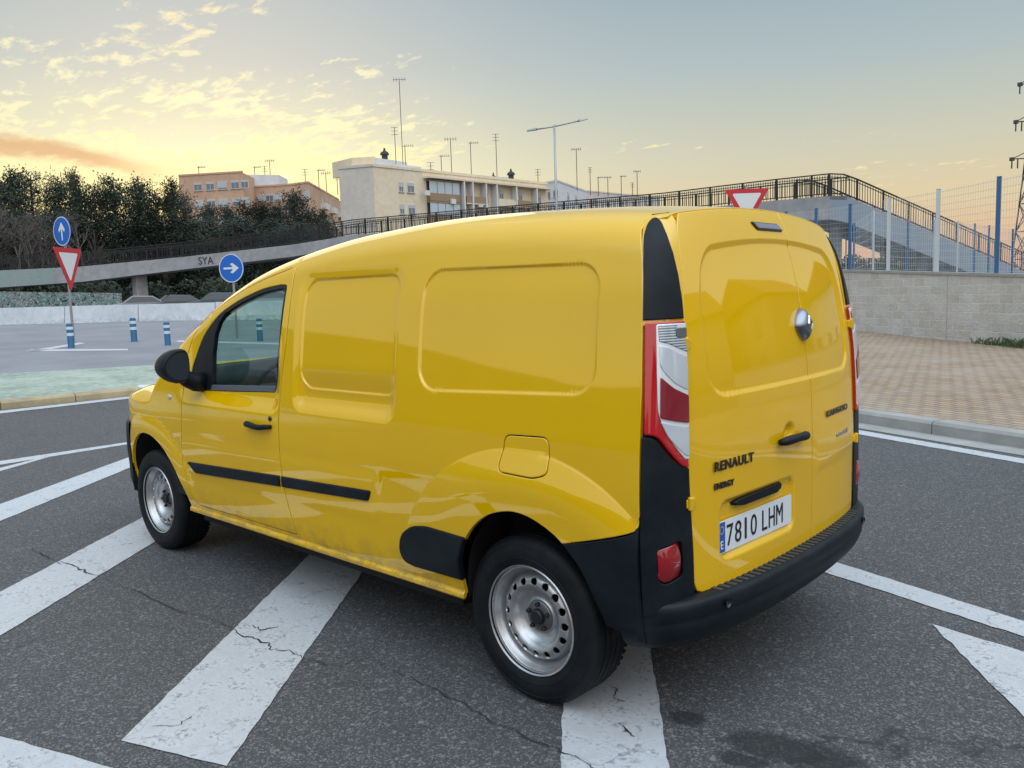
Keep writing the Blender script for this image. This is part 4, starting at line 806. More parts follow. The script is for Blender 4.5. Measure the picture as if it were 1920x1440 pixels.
# ================================================================== THE VAN
def mkf(xs, ys):                # monotone cubic through points
    xs = np.array(xs, float); ys = np.array(ys, float); h = np.diff(xs); dd = np.diff(ys)/h
    m = np.zeros_like(xs); m[0] = dd[0]; m[-1] = dd[-1]
    for i in range(1, len(xs)-1):
        if dd[i-1]*dd[i] > 0:
            w1 = 2*h[i]+h[i-1]; w2 = h[i]+2*h[i-1]; m[i] = (w1+w2)/(w1/dd[i-1]+w2/dd[i])
    def f(x):
        x = np.asarray(x, float); i = np.clip(np.searchsorted(xs, x)-1, 0, len(h)-1)
        t = np.clip((x-xs[i])/h[i], 0, 1); a = ys[i]; b = ys[i+1]
        return a*(1+2*t)*(1-t)**2+b*t*t*(3-2*t)+h[i]*(m[i]*t*(1-t)**2-m[i+1]*t*t*(1-t))
    return f
Hc = mkf([-.6, -.45, 0, .6, 1.15, 1.5, 1.84, 2.12, 2.43, 2.71, 2.95, 3.03, 3.3, 3.6, 3.78, 3.9], [1.79, 1.815, 1.857, 1.88, 1.857, 1.818, 1.757, 1.677, 1.56, 1.40, 1.19, 1.10, 1.04, .96, .855, .75])
Yp = mkf([.24, .315, .330, .344, .356, .374, .40, .5, .65, .8, .98, 1.1, 1.25, 1.47, 1.62, 1.8], [.82, .872, .893, .894, .883, .888, .893, .902, .910, .912, .902, .888, .868, .83, .785, .72])
nosef = mkf([-1, 2.3, 3.0, 3.3, 3.5, 3.65, 3.78, 3.9], [0, 0, .006, .03, .085, .17, .30, .48])
LC, LR = .24, .60
def yh(x, z):
    return Yp(z)-nosef(x)-np.clip((x-2.0)/.8, 0, 1)*np.clip((z-1.1)/.3, 0, 1)*.05
def drf(x): return np.clip((3.9-x)/.9, .35, 1)
def z1f(x): return Hc(x)-.18*drf(x)
def bodyS(x, v):
    x = np.asarray(x, float); v = np.asarray(v, float); H = Hc(x); dr = drf(x)
    z1 = H-.18*dr; y1 = yh(x, z1); s = -(yh(x, z1)-yh(x, z1-.01))/.01
    yr = y1-.215*dr; c_ = .036*dr; zr = H-c_
    c1y = y1-s*.085*dr; c1z = z1+.085*dr; slp = 2*c_/np.maximum(yr, .05); c2y = yr+.105*dr; c2z = zr-.105*dr*slp
    t = np.clip((v-z1)/LC, 0, 1)
    by = y1*(1-t)**3+3*c1y*t*(1-t)**2+3*c2y*t*t*(1-t)+yr*t**3
    bz = z1*(1-t)**3+3*c1z*t*(1-t)**2+3*c2z*t*t*(1-t)+zr*t**3
    q = np.clip((v-z1-LC)/LR, 0, 1); ry = yr*(1-q); rz = H-c_*(1-q)**2
    A = v <= z1; B = v <= z1+LC
    return np.stack([x+0*v, np.where(A, yh(x, v), np.where(B, by, ry)), np.where(A, v, np.where(B, bz, rz))], -1)
def ss(a, b, x):
    t = np.clip((x-a)/(b-a), 0, 1); return t*t*(3-2*t)
def sdrr(x, z, x0, x1, z0, z1, r):          # signed distance to rounded rectangle, negative inside
    qx = np.abs(x-(x0+x1)/2)-(x1-x0)/2+r; qz = np.abs(z-(z0+z1)/2)-(z1-z0)/2+r
    return np.minimum(np.maximum(qx, qz), 0)+np.hypot(np.maximum(qx, 0), np.maximum(qz, 0))-r
# window-shaped pressings (x0,x1,z0,z1,r) slightly sheared with height
def shx(x, z): return x-(z-1.38)*.05
def zsk(x, z): return z+(x-.1)*(.035*ss(1.5, 1.3, z)-.015*ss(1.3, 1.5, z))
def disp(x, v):
    x = np.asarray(x, float); z = np.asarray(v, float); D = np.zeros(np.broadcast(x, z).shape)
    X = shx(x, z)
    # rear cargo panel: crisp shallow recess
    d2 = sdrr(X, zsk(x, z), -.325, .565, 1.155, 1.62, .10)
    D = D-.009*ss(.000, -.009, d2)
    # panel behind the door: recess whose lower lip is a broad scoop
    d1 = sdrr(X, z, .715, 1.425, 1.105, 1.622, .085)
    ds = sdrr(X, z, .695, 1.475, .985, 1.66, .08)
    low = ss(1.22, 1.06, z)
    D = D-.0085*ss(0, -.010, d1)-.033*low*ss(0.0, -.085, ds)-.010*(1-low)*ss(.0, -.05, ds)
    # shoulder below the driver's window, deeper scoop in the middle
    sh = ss(1.55, 1.66, x)*ss(2.66, 2.50, x)
    D = D-.034*sh*ss(.955, 1.048, z)*ss(1.5, 1.1, z)
    # wheel arch blisters
    for cx_, cz_, r0, r1, am, zt in ((-.02, .30, .665, .50, .032, 1), (3.08, .30, .56, .44, .014, 1)):
        r = np.hypot((x-cx_)*.93, z-cz_); q_ = np.clip((r-r1)/(r0-r1), 0, 1); D = D+am*(1-q_*q_)*ss(r0+.004, r0-.010, r)*ss(.37, .52, z)*(1-.72*ss(.10, .60, x-cx_) if cx_ < 1 else 1)
    # low pressing along the door and side, round the rub strip
    dd = sdrr(x, z, .80, 2.60, .56, .76, .05)
    D = D+.003*ss(.03, -.03, dd)
    # cut line of door: shallow rounding handled by panel edges
    return np.where(z < 1.72, D, D*ss(1.85, 1.72, z))
zlf = mkf([.2, .9, 1.2, 1.45, 1.62, 1.74, 1.8, 1.86], [0, 0, .012, .045, .080, .122, .150, .20])
def rearX(y, z): return -.648+zlf(z)+.050*(np.abs(y)/.75)**2.2+.020*(np.abs(y)/.75)**8
xe = mkf([.2, .98, 1.25, 1.47, 1.62, 1.70, 1.76], [-.522, -.522, -.51, -.492, -.464, -.435, -.41])
ydf = mkf([.2, .6, .95, 1.13, 1.34, 1.45, 1.6, 1.7, 1.76], [.700, .705, .722, .717, .700, .684, .659, .634, .616])
def rearS(y, z): return np.stack([rearX(y, z), y+0*z, z+0*y], -1)
def rdisp(y, z):
    D = np.zeros(np.broadcast(y, z).shape)
    # window pressing across both doors, tapering upwards
    wd = .612-.055*ss(1.40, 1.68, z)
    yy = y/np.maximum(wd, .1)*.55
    d = sdrr(yy, z, -.55, .55, 1.142+0*y, 1.695-.035*(y/.5)**2, .095)
    D = D-.011*ss(0, -.020, d)
    # number plate recess
    d = sdrr(y, z, .035, .575, .575, .80, .05); D = D-.022*ss(0, -.035, d)*ss(.54, .60, z)
    # handle cup
    r = np.hypot((y-.085)/.055, (z-.965)/.042); D = D-.014*ss(1, .2, r)
    # faint crease on the narrow door
    D = D+.004*ss(.74, .78, z-.05*np.abs(y))*ss(-.14, -.2, y)*ss(1.0, .8, z)
    return D
def surfP(S, F, u, v, off=0.):
    e = 1e-4; P = S(u, v); du = S(u+e, v)-S(u-e, v); dv = S(u, v+e)-S(u, v-e)
    n = np.cross(dv, du); n /= np.linalg.norm(n, axis=-1, keepdims=True)+1e-12
    return P, n
def surf_eval(S, F, u, v, off=0., flip=1):
    def Pf(a, b):
        P, n = surfP(S, F, a, b); n = n*flip
        return P+n*((F(a, b) if F else 0)+off)[..., None] if F else P+n*off
    P = Pf(u, v); e = 1.5e-3
    du = Pf(u+e, v)-Pf(u-e, v); dv = Pf(u, v+e)-Pf(u, v-e); n = np.cross(dv, du)*flip; n /= np.linalg.norm(n, axis=-1, keepdims=True)+1e-12
    return P, n
def resample(poly, step):
    out = []; n = len(poly)
    for i in range(n):
        a = np.array(poly[i], float); b = np.array(poly[(i+1) % n], float); k = max(1, int(math.ceil(np.linalg.norm(b-a)/step)))
        for j in range(k): out.append(a+(b-a)*j/k)
    return np.array(out)
def area2(p): return .5*np.sum(p[:, 0]*np.roll(p[:, 1], -1)-np.roll(p[:, 0], -1)*p[:, 1])
def offs(p, dist):              # move ring towards its left side by dist
    a = p-np.roll(p, 1, 0); b = np.roll(p, -1, 0)-p
    a /= np.linalg.norm(a, axis=1, keepdims=True)+1e-12; b /= np.linalg.norm(b, axis=1, keepdims=True)+1e-12
    tg = a+b; L = np.linalg.norm(tg, axis=1, keepdims=True); tg = tg/(L+1e-9)
    nrm = np.stack([-tg[:, 1], tg[:, 0]], 1); k = np.clip(2/np.maximum(L, 1.0), 1, 1.6)
    return p+nrm*dist*k, nrm
def inpoly(pts, poly):
    x, y = pts[:, 0], pts[:, 1]; c = np.zeros(len(pts), bool); n = len(poly); j = n-1
    for i in range(n):
        xi, yi = poly[i]; xj, yj = poly[j]
        if yi != yj:
            k = ((yi > y) != (yj > y)) & (x < (xj-xi)*(y-yi)/(yj-yi)+xi); c ^= k
        j = i
    return c
def rnd(poly, r, seg=5):         # round the corners of a polygon; r number or list
    n = len(poly); out = []
    for i in range(n):
        p = np.array(poly[i], float); a = np.array(poly[i-1], float); b = np.array(poly[(i+1) % n], float)
        rr = r[i] if hasattr(r, '__len__') else r
        if rr <= 0: out.append(tuple(p)); continue
        da = a-p; db = b-p; la = np.linalg.norm(da); lb = np.linalg.norm(db); k = min(rr, la*.48, lb*.48)
        A = p+da/la*k; B = p+db/lb*k
        for s in range(seg+1):
            q = s/seg; out.append(tuple(A*(1-q)**2+2*p*q*(1-q)+B*q*q))
    return out
def panel(name, outer, holes, S, F, m, parent, grid=.022, edge=.014, inset=.004, thick=.016, off=0., mirror=False, flip=1, extra=None, both=False, drop=.0025):
    loops = []
    po = resample(outer, edge)
    if area2(po) < 0: po = po[::-1]
    loops.append(po)
    for h in holes:
        ph = resample(h, edge)
        if area2(ph) > 0: ph = ph[::-1]
        loops.append(ph)
    V = []; E = []; ins = []; outn = []; ob = []
    for lp in loops:
        n0 = len(V); n = len(lp); ip, nr = offs(lp, inset)
        V += [tuple(q) for q in lp]; E += [(n0+i, n0+(i+1) % n) for i in range(n)]; outn += [tuple(-q) for q in nr]
        ob.append((n0, n)); ins.append(ip)
    nb = len(V)
    inner = np.concatenate(ins)
    lo = po.min(0); hi = po.max(0)
    gx, gy = np.meshgrid(np.arange(lo[0]+grid/2, hi[0], grid), np.arange(lo[1]+grid/2, hi[1], grid)); G = np.stack([gx.ravel(), gy.ravel()], 1)
    if extra is not None:
        for e_ in extra:
            if isinstance(e_, tuple):
                v_ = e_[1](G[:, 0], G[:, 1]); G = G[(v_ < e_[2]) | (v_ > e_[3])]
        G = np.concatenate([G]+[e_[0] if isinstance(e_, tuple) else e_ for e_ in extra])
    ok = inpoly(G, po)
    for lp in loops[1:]: ok &= ~inpoly(G, lp)
    G = G[ok]
    bp = np.concatenate(loops); keep = np.ones(len(G), bool)
    for i in range(0, len(G), 2000):
        dd = np.linalg.norm(G[i:i+2000, None]-bp[None], axis=2).min(1); keep[i:i+2000] = dd > max(inset*1.8, edge*.55)
    G = G[keep]
    allp = V+[tuple(q) for q in inner]+[tuple(q) for q in G]
    r = delaunay_2d_cdt([Vector(q) for q in allp], E, [], 0, 1e-6)
    vo = np.array([[q.x, q.y] for q in r[0]]); fo = np.array([f for f in r[2] if len(f) == 3]); orig = r[3]
    cen = vo[fo].mean(1); k = inpoly(cen, po)
    for lp in loops[1:]: k &= ~inpoly(cen, lp)
    fo = fo[k]
    P, N = surf_eval(S, F, vo[:, 0], vo[:, 1], off, flip)
    # rounded rims
    isb = np.full(len(vo), -1)
    for i, o_ in enumerate(orig):
        for q in o_:
            if q < nb: isb[i] = q
    e = 1e-3; Pu = (S(vo[:, 0]+e, vo[:, 1])-S(vo[:, 0]-e, vo[:, 1]))/(2*e); Pv = (S(vo[:, 0], vo[:, 1]+e)-S(vo[:, 0], vo[:, 1]-e))/(2*e)
    P0 = P.copy(); on = np.array(outn)
    B = np.where(isb >= 0)[0]
    od = Pu[B]*on[isb[B], 0:1]+Pv[B]*on[isb[B], 1:2]; od /= np.linalg.norm(od, axis=1, keepdims=True)+1e-9
    Nb = N[B].copy(); P[B] -= Nb*drop; N[B] = Nb*.75+od*.66; N[B] /= np.linalg.norm(N[B], axis=1, keepdims=True)
    tri = fo.tolist()
    # orientation
    a, b, c = P[fo[:, 0]], P[fo[:, 1]], P[fo[:, 2]]; fn = np.cross(b-a, c-a); sgn = (fn*N[fo].mean(1)).sum(1)
    tri = [tuple(f) if s_ > 0 else (f[0], f[2], f[1]) for f, s_ in zip(tri, sgn)]
    # flange going inwards
    idx = {int(isb[i]): i for i in B}
    PV = [tuple(q) for q in P]; NV = [tuple(q) for q in N]
    if thick:
        fl = {}
        for bi, i in zip(range(len(B)), B):
            j = len(PV); PV.append(tuple(P[i])); NV.append(tuple(od[bi])); PV.append(tuple(P[i]-Nb[bi]*thick)); NV.append(tuple(od[bi])); fl[i] = j
        for (a_, b_) in E:
            if a_ in idx and b_ in idx:
                ia, ib = idx[a_], idx[b_]; A, Bq = fl[ia], fl[ib]
                q = (A, Bq, Bq+1, A+1); v_ = np.array([PV[k_] for k_ in q]); fn = np.cross(v_[1]-v_[0], v_[2]-v_[0])
                if fn @ np.array(NV[A]) < 0: q = q[::-1]
                tri.append(q)
    PV = np.array(PV); NV = np.array(NV)
    if both or mirror:
        PM = PV*[1, -1, 1]; NM = NV*[1, -1, 1]; TM = [f[::-1] for f in tri]
        if both:
            n = len(PV); PV = np.concatenate([PV, PM]); NV = np.concatenate([NV, NM]); tri = tri+[tuple(i+n for i in f) for f in TM]
        else: PV, NV, tri = PM, NM, TM
    return mkobj(name, PV, tri, m, parent, normals=NV)
def ringpts(fn, cx_, cy_, levels, n=240, a0=0., a1=2*math.pi, rmax=1.2, rmin=.0):   # points along level sets, aligned on rays from a centre
    th = np.linspace(a0, a1, n, endpoint=False); out = []
    for L in levels:
        lo = np.full(n, rmin); hi = np.full(n, rmax)
        for _ in range(34):
            m_ = (lo+hi)/2; v_ = fn(cx_+m_*np.cos(th), cy_+m_*np.sin(th))-L; lo = np.where(v_ < 0, m_, lo); hi = np.where(v_ < 0, hi, m_)
        out.append(np.stack([cx_+lo*np.cos(th), cy_+lo*np.sin(th)], 1))
    p = np.concatenate(out); return (p, fn, min(levels)-.007, max(levels)+.007)
# ---------------- materials of the van
def _paint(t):
    n = t.noise(t.pos, 2.2, 3, .5)
    fl = t.noise(t.pos, 900, 2, .5)
    bc = t.mix(t.mr(n, .35, .65), (.75, .432, .0003, 1), (.77, .45, .0006, 1))
    t.set(t.b.inputs['Roughness'], t.mr(t.noise(t.pos, 6, 4, .6), .3, .75, .012, .05))
    sz = t.node('ShaderNodeSeparateXYZ'); t.l.new(t.pos, sz.inputs[0]); dn = t.noise(t.pos, 14, 6, .7); dm = t.math('MULTIPLY', t.mr(sz.outputs[2], .50, .33, 0, .45), t.mr(dn, .42, .62))
    t.dirt = dm
    t.set(t.b.inputs['Base Color'], t.mix(t.dirt, bc, (.12, .095, .07, 1)))
    t.bump(t.noise(t.pos, 260, 2, .5), .006, .002)
YEL = mat('yellow paint', (.70, .40, .006, 1), .03, 0, .5, 0, .03, build=_paint, IOR=1.95, Specular_Tint=(1, .95, .76, 1))
def _blk(t):
    t.bump(t.noise(t.pos, 700, 2, .6), .25, .0006)
    t.set(t.b.inputs['Base Color'], t.mix(t.mr(t.noise(t.pos, 9, 5, .6), .4, .7), (.003, .006, .010, 1), (.008, .012, .017, 1)))
BLK = mat('black textured plastic', (.016, .02, .026, 1), .5, 0, .25, build=_blk)
BLKG = mat('dark glossy plastic', (.012, .014, .018, 1), .22)
DARK = mat('black underbody', (.006, .006, .007, 1), .8)
RUB = mat('seal rubber', (.008, .008, .009, 1), .6)
CHR = mat('chrome', (.62, .63, .66, 1), .16, 1)
SIL = mat('silver badge', (.55, .57, .6, 1), .3, .9)
def _glass(m, tint, name):
    pass
def glassmat(name, tint, r=.0):
    m = bpy.data.materials.new(name); m.use_nodes = True; t = NT(m.node_tree); m.node_tree.nodes.clear()
    tr = t.node('ShaderNodeBsdfTransparent', i_Color=tint); gl = t.node('ShaderNodeBsdfGlossy', i_Color=(1, 1, 1, 1), i_Roughness=r)
    ge = t.n.new('ShaderNodeNewGeometry'); mx = t.node('ShaderNodeMixShader'); dt = t.vmath('DOT_PRODUCT', ge.outputs['Incoming'], ge.outputs['Normal']).outputs['Value']
    fr = t.math('POWER', t.math('SUBTRACT', 1.0, t.math('ABSOLUTE', dt)), 5.0); t.l.new(t.mr(fr, 0, 1, .10, 1.0), mx.inputs[0]); t.l.new(tr.outputs[0], mx.inputs[1]); t.l.new(gl.outputs[0], mx.inputs[2])
    t.l.new(mx.outputs[0], t.node('ShaderNodeOutputMaterial').inputs[0]); return m
GLS = glassmat('green tinted glass', (.66, .82, .78, 1))
van = empty('panel_van', (0, 0, 0))
tag(van, 'yellow panel van with black bumpers and steel wheels parked across white hatched road markings', 'van')
# ---------------- outlines on the side surface (x, v)
ARCH = [(-.365, .30), (-.372, .40), (-.352, .50), (-.30, .595), (-.227, .666), (-.17, .702), (-.098, .730), (-.03, .742), (.034, .738), (.12, .712), (.198, .661), (.265, .587), (.308, .50), (.322, .41), (.322, .322)]
FARCH = [(2.60, .322), (2.605, .38), (2.635, .46), (2.70, .56), (2.79, .645), (2.88, .70), (2.98, .735), (3.08, .745), (3.18, .728), (3.28, .675), (3.365, .585), (3.42, .48), (3.43, .38), (3.43, .30)]
def topv(x): return float(z1f(x))+LC+LR
def smooth_poly(pts, n=3):       # Catmull-Rom
    P = [np.array(p, float) for p in pts]; out = []
    for i in range(len(P)-1):
        p0 = P[max(i-1, 0)]; p1 = P[i]; p2 = P[i+1]; p3 = P[min(i+2, len(P)-1)]
        for k in range(n):
            t_ = k/n; out.append(tuple(.5*((2*p1)+(-p0+p2)*t_+(2*p0-5*p1+4*p2-p3)*t_*t_+(-p0+3*p1-3*p2+p3)*t_**3)))
    out.append(tuple(P[-1])); return out
arch_s = smooth_poly(ARCH); farch_s = smooth_poly(FARCH)
body = []
i0 = min(range(len(arch_s)), key=lambda i: math.hypot(arch_s[i][0]+.227, arch_s[i][1]-.666))
body += [(-.519, 1.20), (-.5215, .80)] + [(-.519, .768), (-.507, .752), (-.485, .742), (-.44, .727), (-.33, .695)]
body += arch_s[i0:]
body += farch_s[0:]
body += [(3.44, .45), (3.455, .60), (3.47, .72), (3.52, .765), (3.62, .785), (3.74, .78), (3.86, .77)]
body += [(3.88, topv(3.88)-.02)]
def xroof(v):
    p = bodyS(np.array(-.48), np.array(v)); return float(rearX(p[1], p[2]))+.000
body += [(x, topv(x)) for x in np.arange(3.85, -.46, -.05)]
vr = 1.7557
body += [(xroof(v), v) for v in np.linspace(topv(-.48), 1.80, 16)]+[((xroof(1.79)*.5-.425*.5), 1.778), (-.424, vr)]
body += [(float(xe(z)), z) for z in (1.72, 1.70, 1.66, 1.62, 1.55, 1.47, 1.36, 1.25)]
body[0] = (float(xe(1.2)), 1.20)
# front door region (also a hole in the body)
door = [(1.492, .375), (1.535, .55), (1.562, .75), (1.567, .92), (1.560, 1.10), (1.535, 1.30), (1.530, 1.45), (1.545, 1.60), (1.565, 1.72), (1.585, 1.755)]
doorT = [(x, float(z1f(x))+.062) for x in np.arange(1.66, 2.50, .06)]
door += [(1.61, float(z1f(1.61))+.066)]+doorT + [(2.56, float(z1f(2.56))+.03), (2.60, 1.22), (2.605, 1.10), (2.59, 1.0), (2.59, .90), (2.60, .80), (2.615, .70), (2.61, .60), (2.575, .50), (2.555, .42), (2.53, .385), (2.48, .372)]
door_hole = door
def inset_poly(poly, dd):
    p = resample(poly, .02)
    if area2(p) < 0: p = p[::-1]
    q, _ = offs(p, dd); return [tuple(a) for a in q]
# side window opening
WIN = [(1.665, 1.072), (1.633, 1.117), (1.606, 1.27), (1.585, 1.43), (1.592, 1.57), (1.614, 1.599), (1.71, 1.596), (1.825, 1.582), (1.932, 1.557), (2.045, 1.527), (2.138, 1.497), (2.23, 1.463), (2.329, 1.412), (2.421, 1.35), (2.487, 1.275), (2.529, 1.20), (2.542, 1.15), (2.53, 1.075), (2.46, 1.040)]
WINr = rnd(smooth_poly(WIN+[WIN[0]], 2)[:-1], .004, 1)
# windscreen
WS = [(1.83, topv(1.83)), (1.83, float(z1f(1.83))+LC+.06), (1.90, float(z1f(1.9))+LC-.06), (2.2, float(z1f(2.2))+LC-.085), (2.5, float(z1f(2.5))+LC-.09), (2.8, float(z1f(2.8))+LC-.085), (2.93, float(z1f(2.93))+LC-.05), (2.97, float(z1f(2.97))+LC+.1), (2.985, topv(2.985))]
# cut the windscreen out of the body outline: replace the top edge between the two x's
nb_ = []
for p in body:
    if abs(p[1]-topv(p[0])) < 1e-6 and 1.83 < p[0] < 2.985: continue
    nb_.append(p)
k = max(i for i, p in enumerate(nb_) if p[0] >= 2.985 and abs(p[1]-topv(p[0])) < 1e-6)
body = nb_[:k+1]+[(2.985, topv(2.985))]+WS[::-1][1:-1]+[(1.83, topv(1.83))]+nb_[k+1:]
FUEL = rnd([(.062, 1.008), (-.142, 1.016), (-.155, .892), (-.10, .872), (.075, .876)], [.03, .03, .02, .03, .03])
ex = [ringpts(lambda x, z: sdrr(shx(x, z), zsk(x, z), -.325, .565, 1.155, 1.62, .10), .12, 1.39, (.004, 0, -.003, -.006, -.009, -.013), 260),
      ringpts(lambda x, z: sdrr(shx(x, z), z, .715, 1.425, 1.105, 1.622, .085), 1.07, 1.36, (.004, 0, -.0035, -.007, -.010, -.014), 230),
      ringpts(lambda x, z: sdrr(shx(x, z), z, .695, 1.475, .985, 1.66, .08), 1.08, 1.32, (.006, 0, -.008, -.016), 230),
      ringpts(lambda x, z: np.hypot((x+.02)*.93, z-.30)-.665, -.02, .30, (.012, .005, .001, -.003, -.007, -.012, -.02, -.035, -.055, -.08), 150, .05, math.pi-.8),
      np.stack(np.meshgrid(np.arange(-.51, 2.6, .02), [.328, .333, .338, .344, .349, .355, .361, .368, .376, .386, .40]), -1).reshape(-1, 2)]
EX = ex
fuel_hole = inset_poly(FUEL, -.0028)
panel('body', body, [door_hole, fuel_hole], bodyS, disp, YEL, van, extra=EX, both=True)
door_in = inset_poly(door, .0055)
SX = np.stack(np.meshgrid(np.arange(1.5, 2.7, .018), [.95, .96, .97, .98, .99, 1.0, 1.01, 1.02, 1.03, 1.04, 1.05, 1.06, 1.08]), -1).reshape(-1, 2)
def make_door(mir):
    nm = 'front_door'
    d_ = panel(nm, door_in, [WINr], bodyS, disp, YEL, van, extra=[SX, ex[4]], mirror=mir)
    fr = panel('window_frame', inset_poly(WINr, -.001), [inset_poly(WINr, .020)], bodyS, disp, RUB, d_, off=-.004, mirror=mir, grid=.05, thick=.03, inset=.003, drop=.001)
    panel('window', inset_poly(WINr, .012), [], bodyS, disp, GLS, d_, off=-.013, mirror=mir, grid=.06, thick=0, drop=0)
    panel('window_seal', [(1.660, 1.074), (1.655, 1.104), (2.32, 1.078), (2.32, 1.048)], [], bodyS, disp, mat('sky lit sill trim', (.10, .11, .13, 1), .28), d_, off=.004, mirror=mir, grid=.02, thick=.02, inset=.004, drop=.002)  # lighter grey stands in for sky reflected on the sill strip
    panel('quarter_trim', [(2.285, 1.09), (2.294, 1.14), (2.297, 1.25), (2.272, 1.35), (2.23, 1.41), (2.15, 1.468), (2.19, 1.474), (2.24, 1.453), (2.325, 1.405), (2.415, 1.343), (2.480, 1.268), (2.522, 1.196), (2.534, 1.15), (2.522, 1.080), (2.455, 1.045), (2.30, 1.05)], [], bodyS, disp, BLK, d_, off=.005, mirror=mir, grid=.03, thick=.02)
    # handle
    s = -1 if mir else 1
    g = MB(); yb = .905
    pts = [(1.625+.235*q/8, yb+.010+.022*math.sin(math.pi*q/8)**.5, .902+.004*math.cos(q)) for q in range(9)]
    rr = [.010, .013, .014, .0145, .0145, .0145, .015, .016, .012]
    g.tube([(x, y*s, z) for x, y, z in pts], rr, 12)
    h = g.build('handle', BLK, d_, smooth=True)
    g = MB(); g.lathe([(.0, .0), (.008, .001), (.011, 0), (.012, -.01)], 20, Matrix.Translation((1.64, s*.912, .945))); g.build('lock', BLKG, d_, smooth=True)
    return d_
dl = make_door(False); dr_ = make_door(True)
for mir in (False, True):
    rs = rnd([(2.535, .628), (2.455, .572), (1.572, .616), (1.572, .668)], [.012, .02, 0, 0])
    panel('rub_strip', rs, [], bodyS, disp, BLK, dr_ if mir else dl, off=.012, mirror=mir, grid=.02, thick=.02, inset=.008, drop=.005)
    panel('rub_strip', rnd([(1.554, .668), (1.554, .616), (.872, .647), (.850, .694)], [0, 0, .01, .015]), [], bodyS, disp, BLK, van, off=.012, mirror=mir, grid=.02, thick=.02, inset=.008, drop=.005)
    panel('kick_panel', rnd([(.258, .60), (.284, .55), (.302, .50), (.313, .44), (.315, .408), (.60, .404), (.672, .414), (.695, .46), (.675, .53), (.60, .582), (.50, .60)], [0, 0, 0, 0, 0, .01, .03, .03, .04, .04, .03]), [], bodyS, disp, BLK, van, off=.010, mirror=mir, grid=.02, thick=.02, inset=.01, drop=.006)
    # black shell inside the gaps
    panel('inner_lining', inset_poly(body, .02), [inset_poly(WINr, -.003)], bodyS, disp, DARK, van, off=-.036, mirror=mir, grid=.05, edge=.04, thick=0, drop=0)
fl = panel('fuel_flap', inset_poly(FUEL, .0015), [], bodyS, disp, YEL, van, extra=None)
mkobj('latch', [(-.118, .915, .880), (-.150, .914, .880), (-.155, .913, .908), (-.140, .917, .897)], [(0, 1, 2, 3)], RUB, fl)
# windscreen
ws2 = [(x, v) for x, v in WS]
panel('windscreen', ws2, [], bodyS, None, GLS, van, both=True, off=-.006, grid=.08, thick=0, drop=0)
# ---------------- black corner and the tail lights: strip surface between side edge and rear door
def cornS(s, z):
    s = np.asarray(s, float); z = np.asarray(z, float)
    v = z; P1 = bodyS(xe(z), v+np.clip(z-1.62, 0, 1)*.12); P1 = P1.copy(); P1[..., 2] = z
    yd = ydf(z); E2 = rearS(yd, z)+np.array([-.004, 0, 0]); Cp = np.stack([E2[..., 0]+.012+.15*(P1[..., 0]-E2[..., 0]), P1[..., 1]-.018, z+0*s], -1)
    s_ = s[..., None]; return P1*(1-s_)**2+2*Cp*s_*(1-s_)+E2*s_*s_
SW = .20
def cS(u, v): return cornS(u/SW, v)
def U(s): return s*SW
for mir in (False, True):
    s = -1 if mir else 1
    up = rnd([(U(.03), 1.418), (U(.97), 1.418), (U(.95), 1.48), (U(.90), 1.56), (U(.82), 1.63), (U(.70), 1.69), (U(.56), 1.73), (U(.42), 1.748), (U(.26), 1.748), (U(.14), 1.73), (U(.07), 1.69), (U(.03), 1.60)], [0, 0, 0, 0, 0, .01, .01, .02, .02, .02, 0, 0])
    panel('corner_panel', rnd([(U(.01), 1.40), (U(1.0), 1.40), (U(1.0), 1.66), (U(1.0), 1.742), (U(.9), 1.762), (U(.1), 1.762), (U(.01), 1.745)], [0, 0, 0, 0, 0, .0, .0]), [], cS, None, YEL, van, off=-.002, mirror=mir, grid=.02, thick=.02, flip=-1)
    panel('corner_trim', up, [], cS, None, BLK, van, off=.006, mirror=mir, grid=.02, thick=.02, flip=-1)
    lowp = rnd([(U(0.00), .47), (U(1.0), .47), (U(1.0), .93), (U(.82), .955), (U(.38), 1.048), (U(.03), 1.052), (U(.03), .77), (U(0), .74)], [0, 0, 0, .02, .03, 0, 0, 0])
    fogh = rnd([(U(.40), .585), (U(.40), .688), (U(.84), .700), (U(.84), .580), (U(.55), .565)], .015)
    panel('corner_trim', lowp, [fogh], cS, None, BLK, van, off=.002, mirror=mir, grid=.02, thick=.02, flip=-1)
    # dark backing behind the whole corner
    panel('corner_backing', [(U(-.06), .42), (U(1.06), .42), (U(1.06), 1.70), (U(.85), 1.78), (U(.1), 1.78), (U(-.06), 1.70)], [], cS, None, DARK, van, off=-.018, mirror=mir, grid=.04, thick=0, drop=0, flip=-1)
# ---------------- lamps
def _lens(t): t.bump(t.noise(t.pos, 140, 2, .5), .08, .002)
RED = mat('red lens', (.46, .002, .008, 1), .12, coat=1, build=_lens)
DRED = mat('dark red lens', (.22, .004, .016, 1), .18, coat=1, build=_lens)
def _clr(t):
    w_ = t.node('ShaderNodeTexWave', i_Scale=38.0); w_.bands_direction = 'Z'; t.l.new(t.pos, w_.inputs['Vector'])
    t.set(t.b.inputs['Base Color'], t.mix(w_.outputs[0], (.14, .16, .18, 1), (.55, .60, .64, 1))); t.bump(w_.outputs[0], .3, .003)
CLR = mat('clear ribbed lens', (.6, .64, .68, 1), .12, .25, coat=1, build=_clr)
CLR2 = mat('clear frosted lens', (.60, .65, .70, 1), .13, .25, coat=1, build=_lens)
GRY = mat('grey reflector', (.16, .18, .19, 1), .2, .5, coat=1)
WHT = mat('white trim', (.72, .74, .76, 1), .2, .1, coat=1)
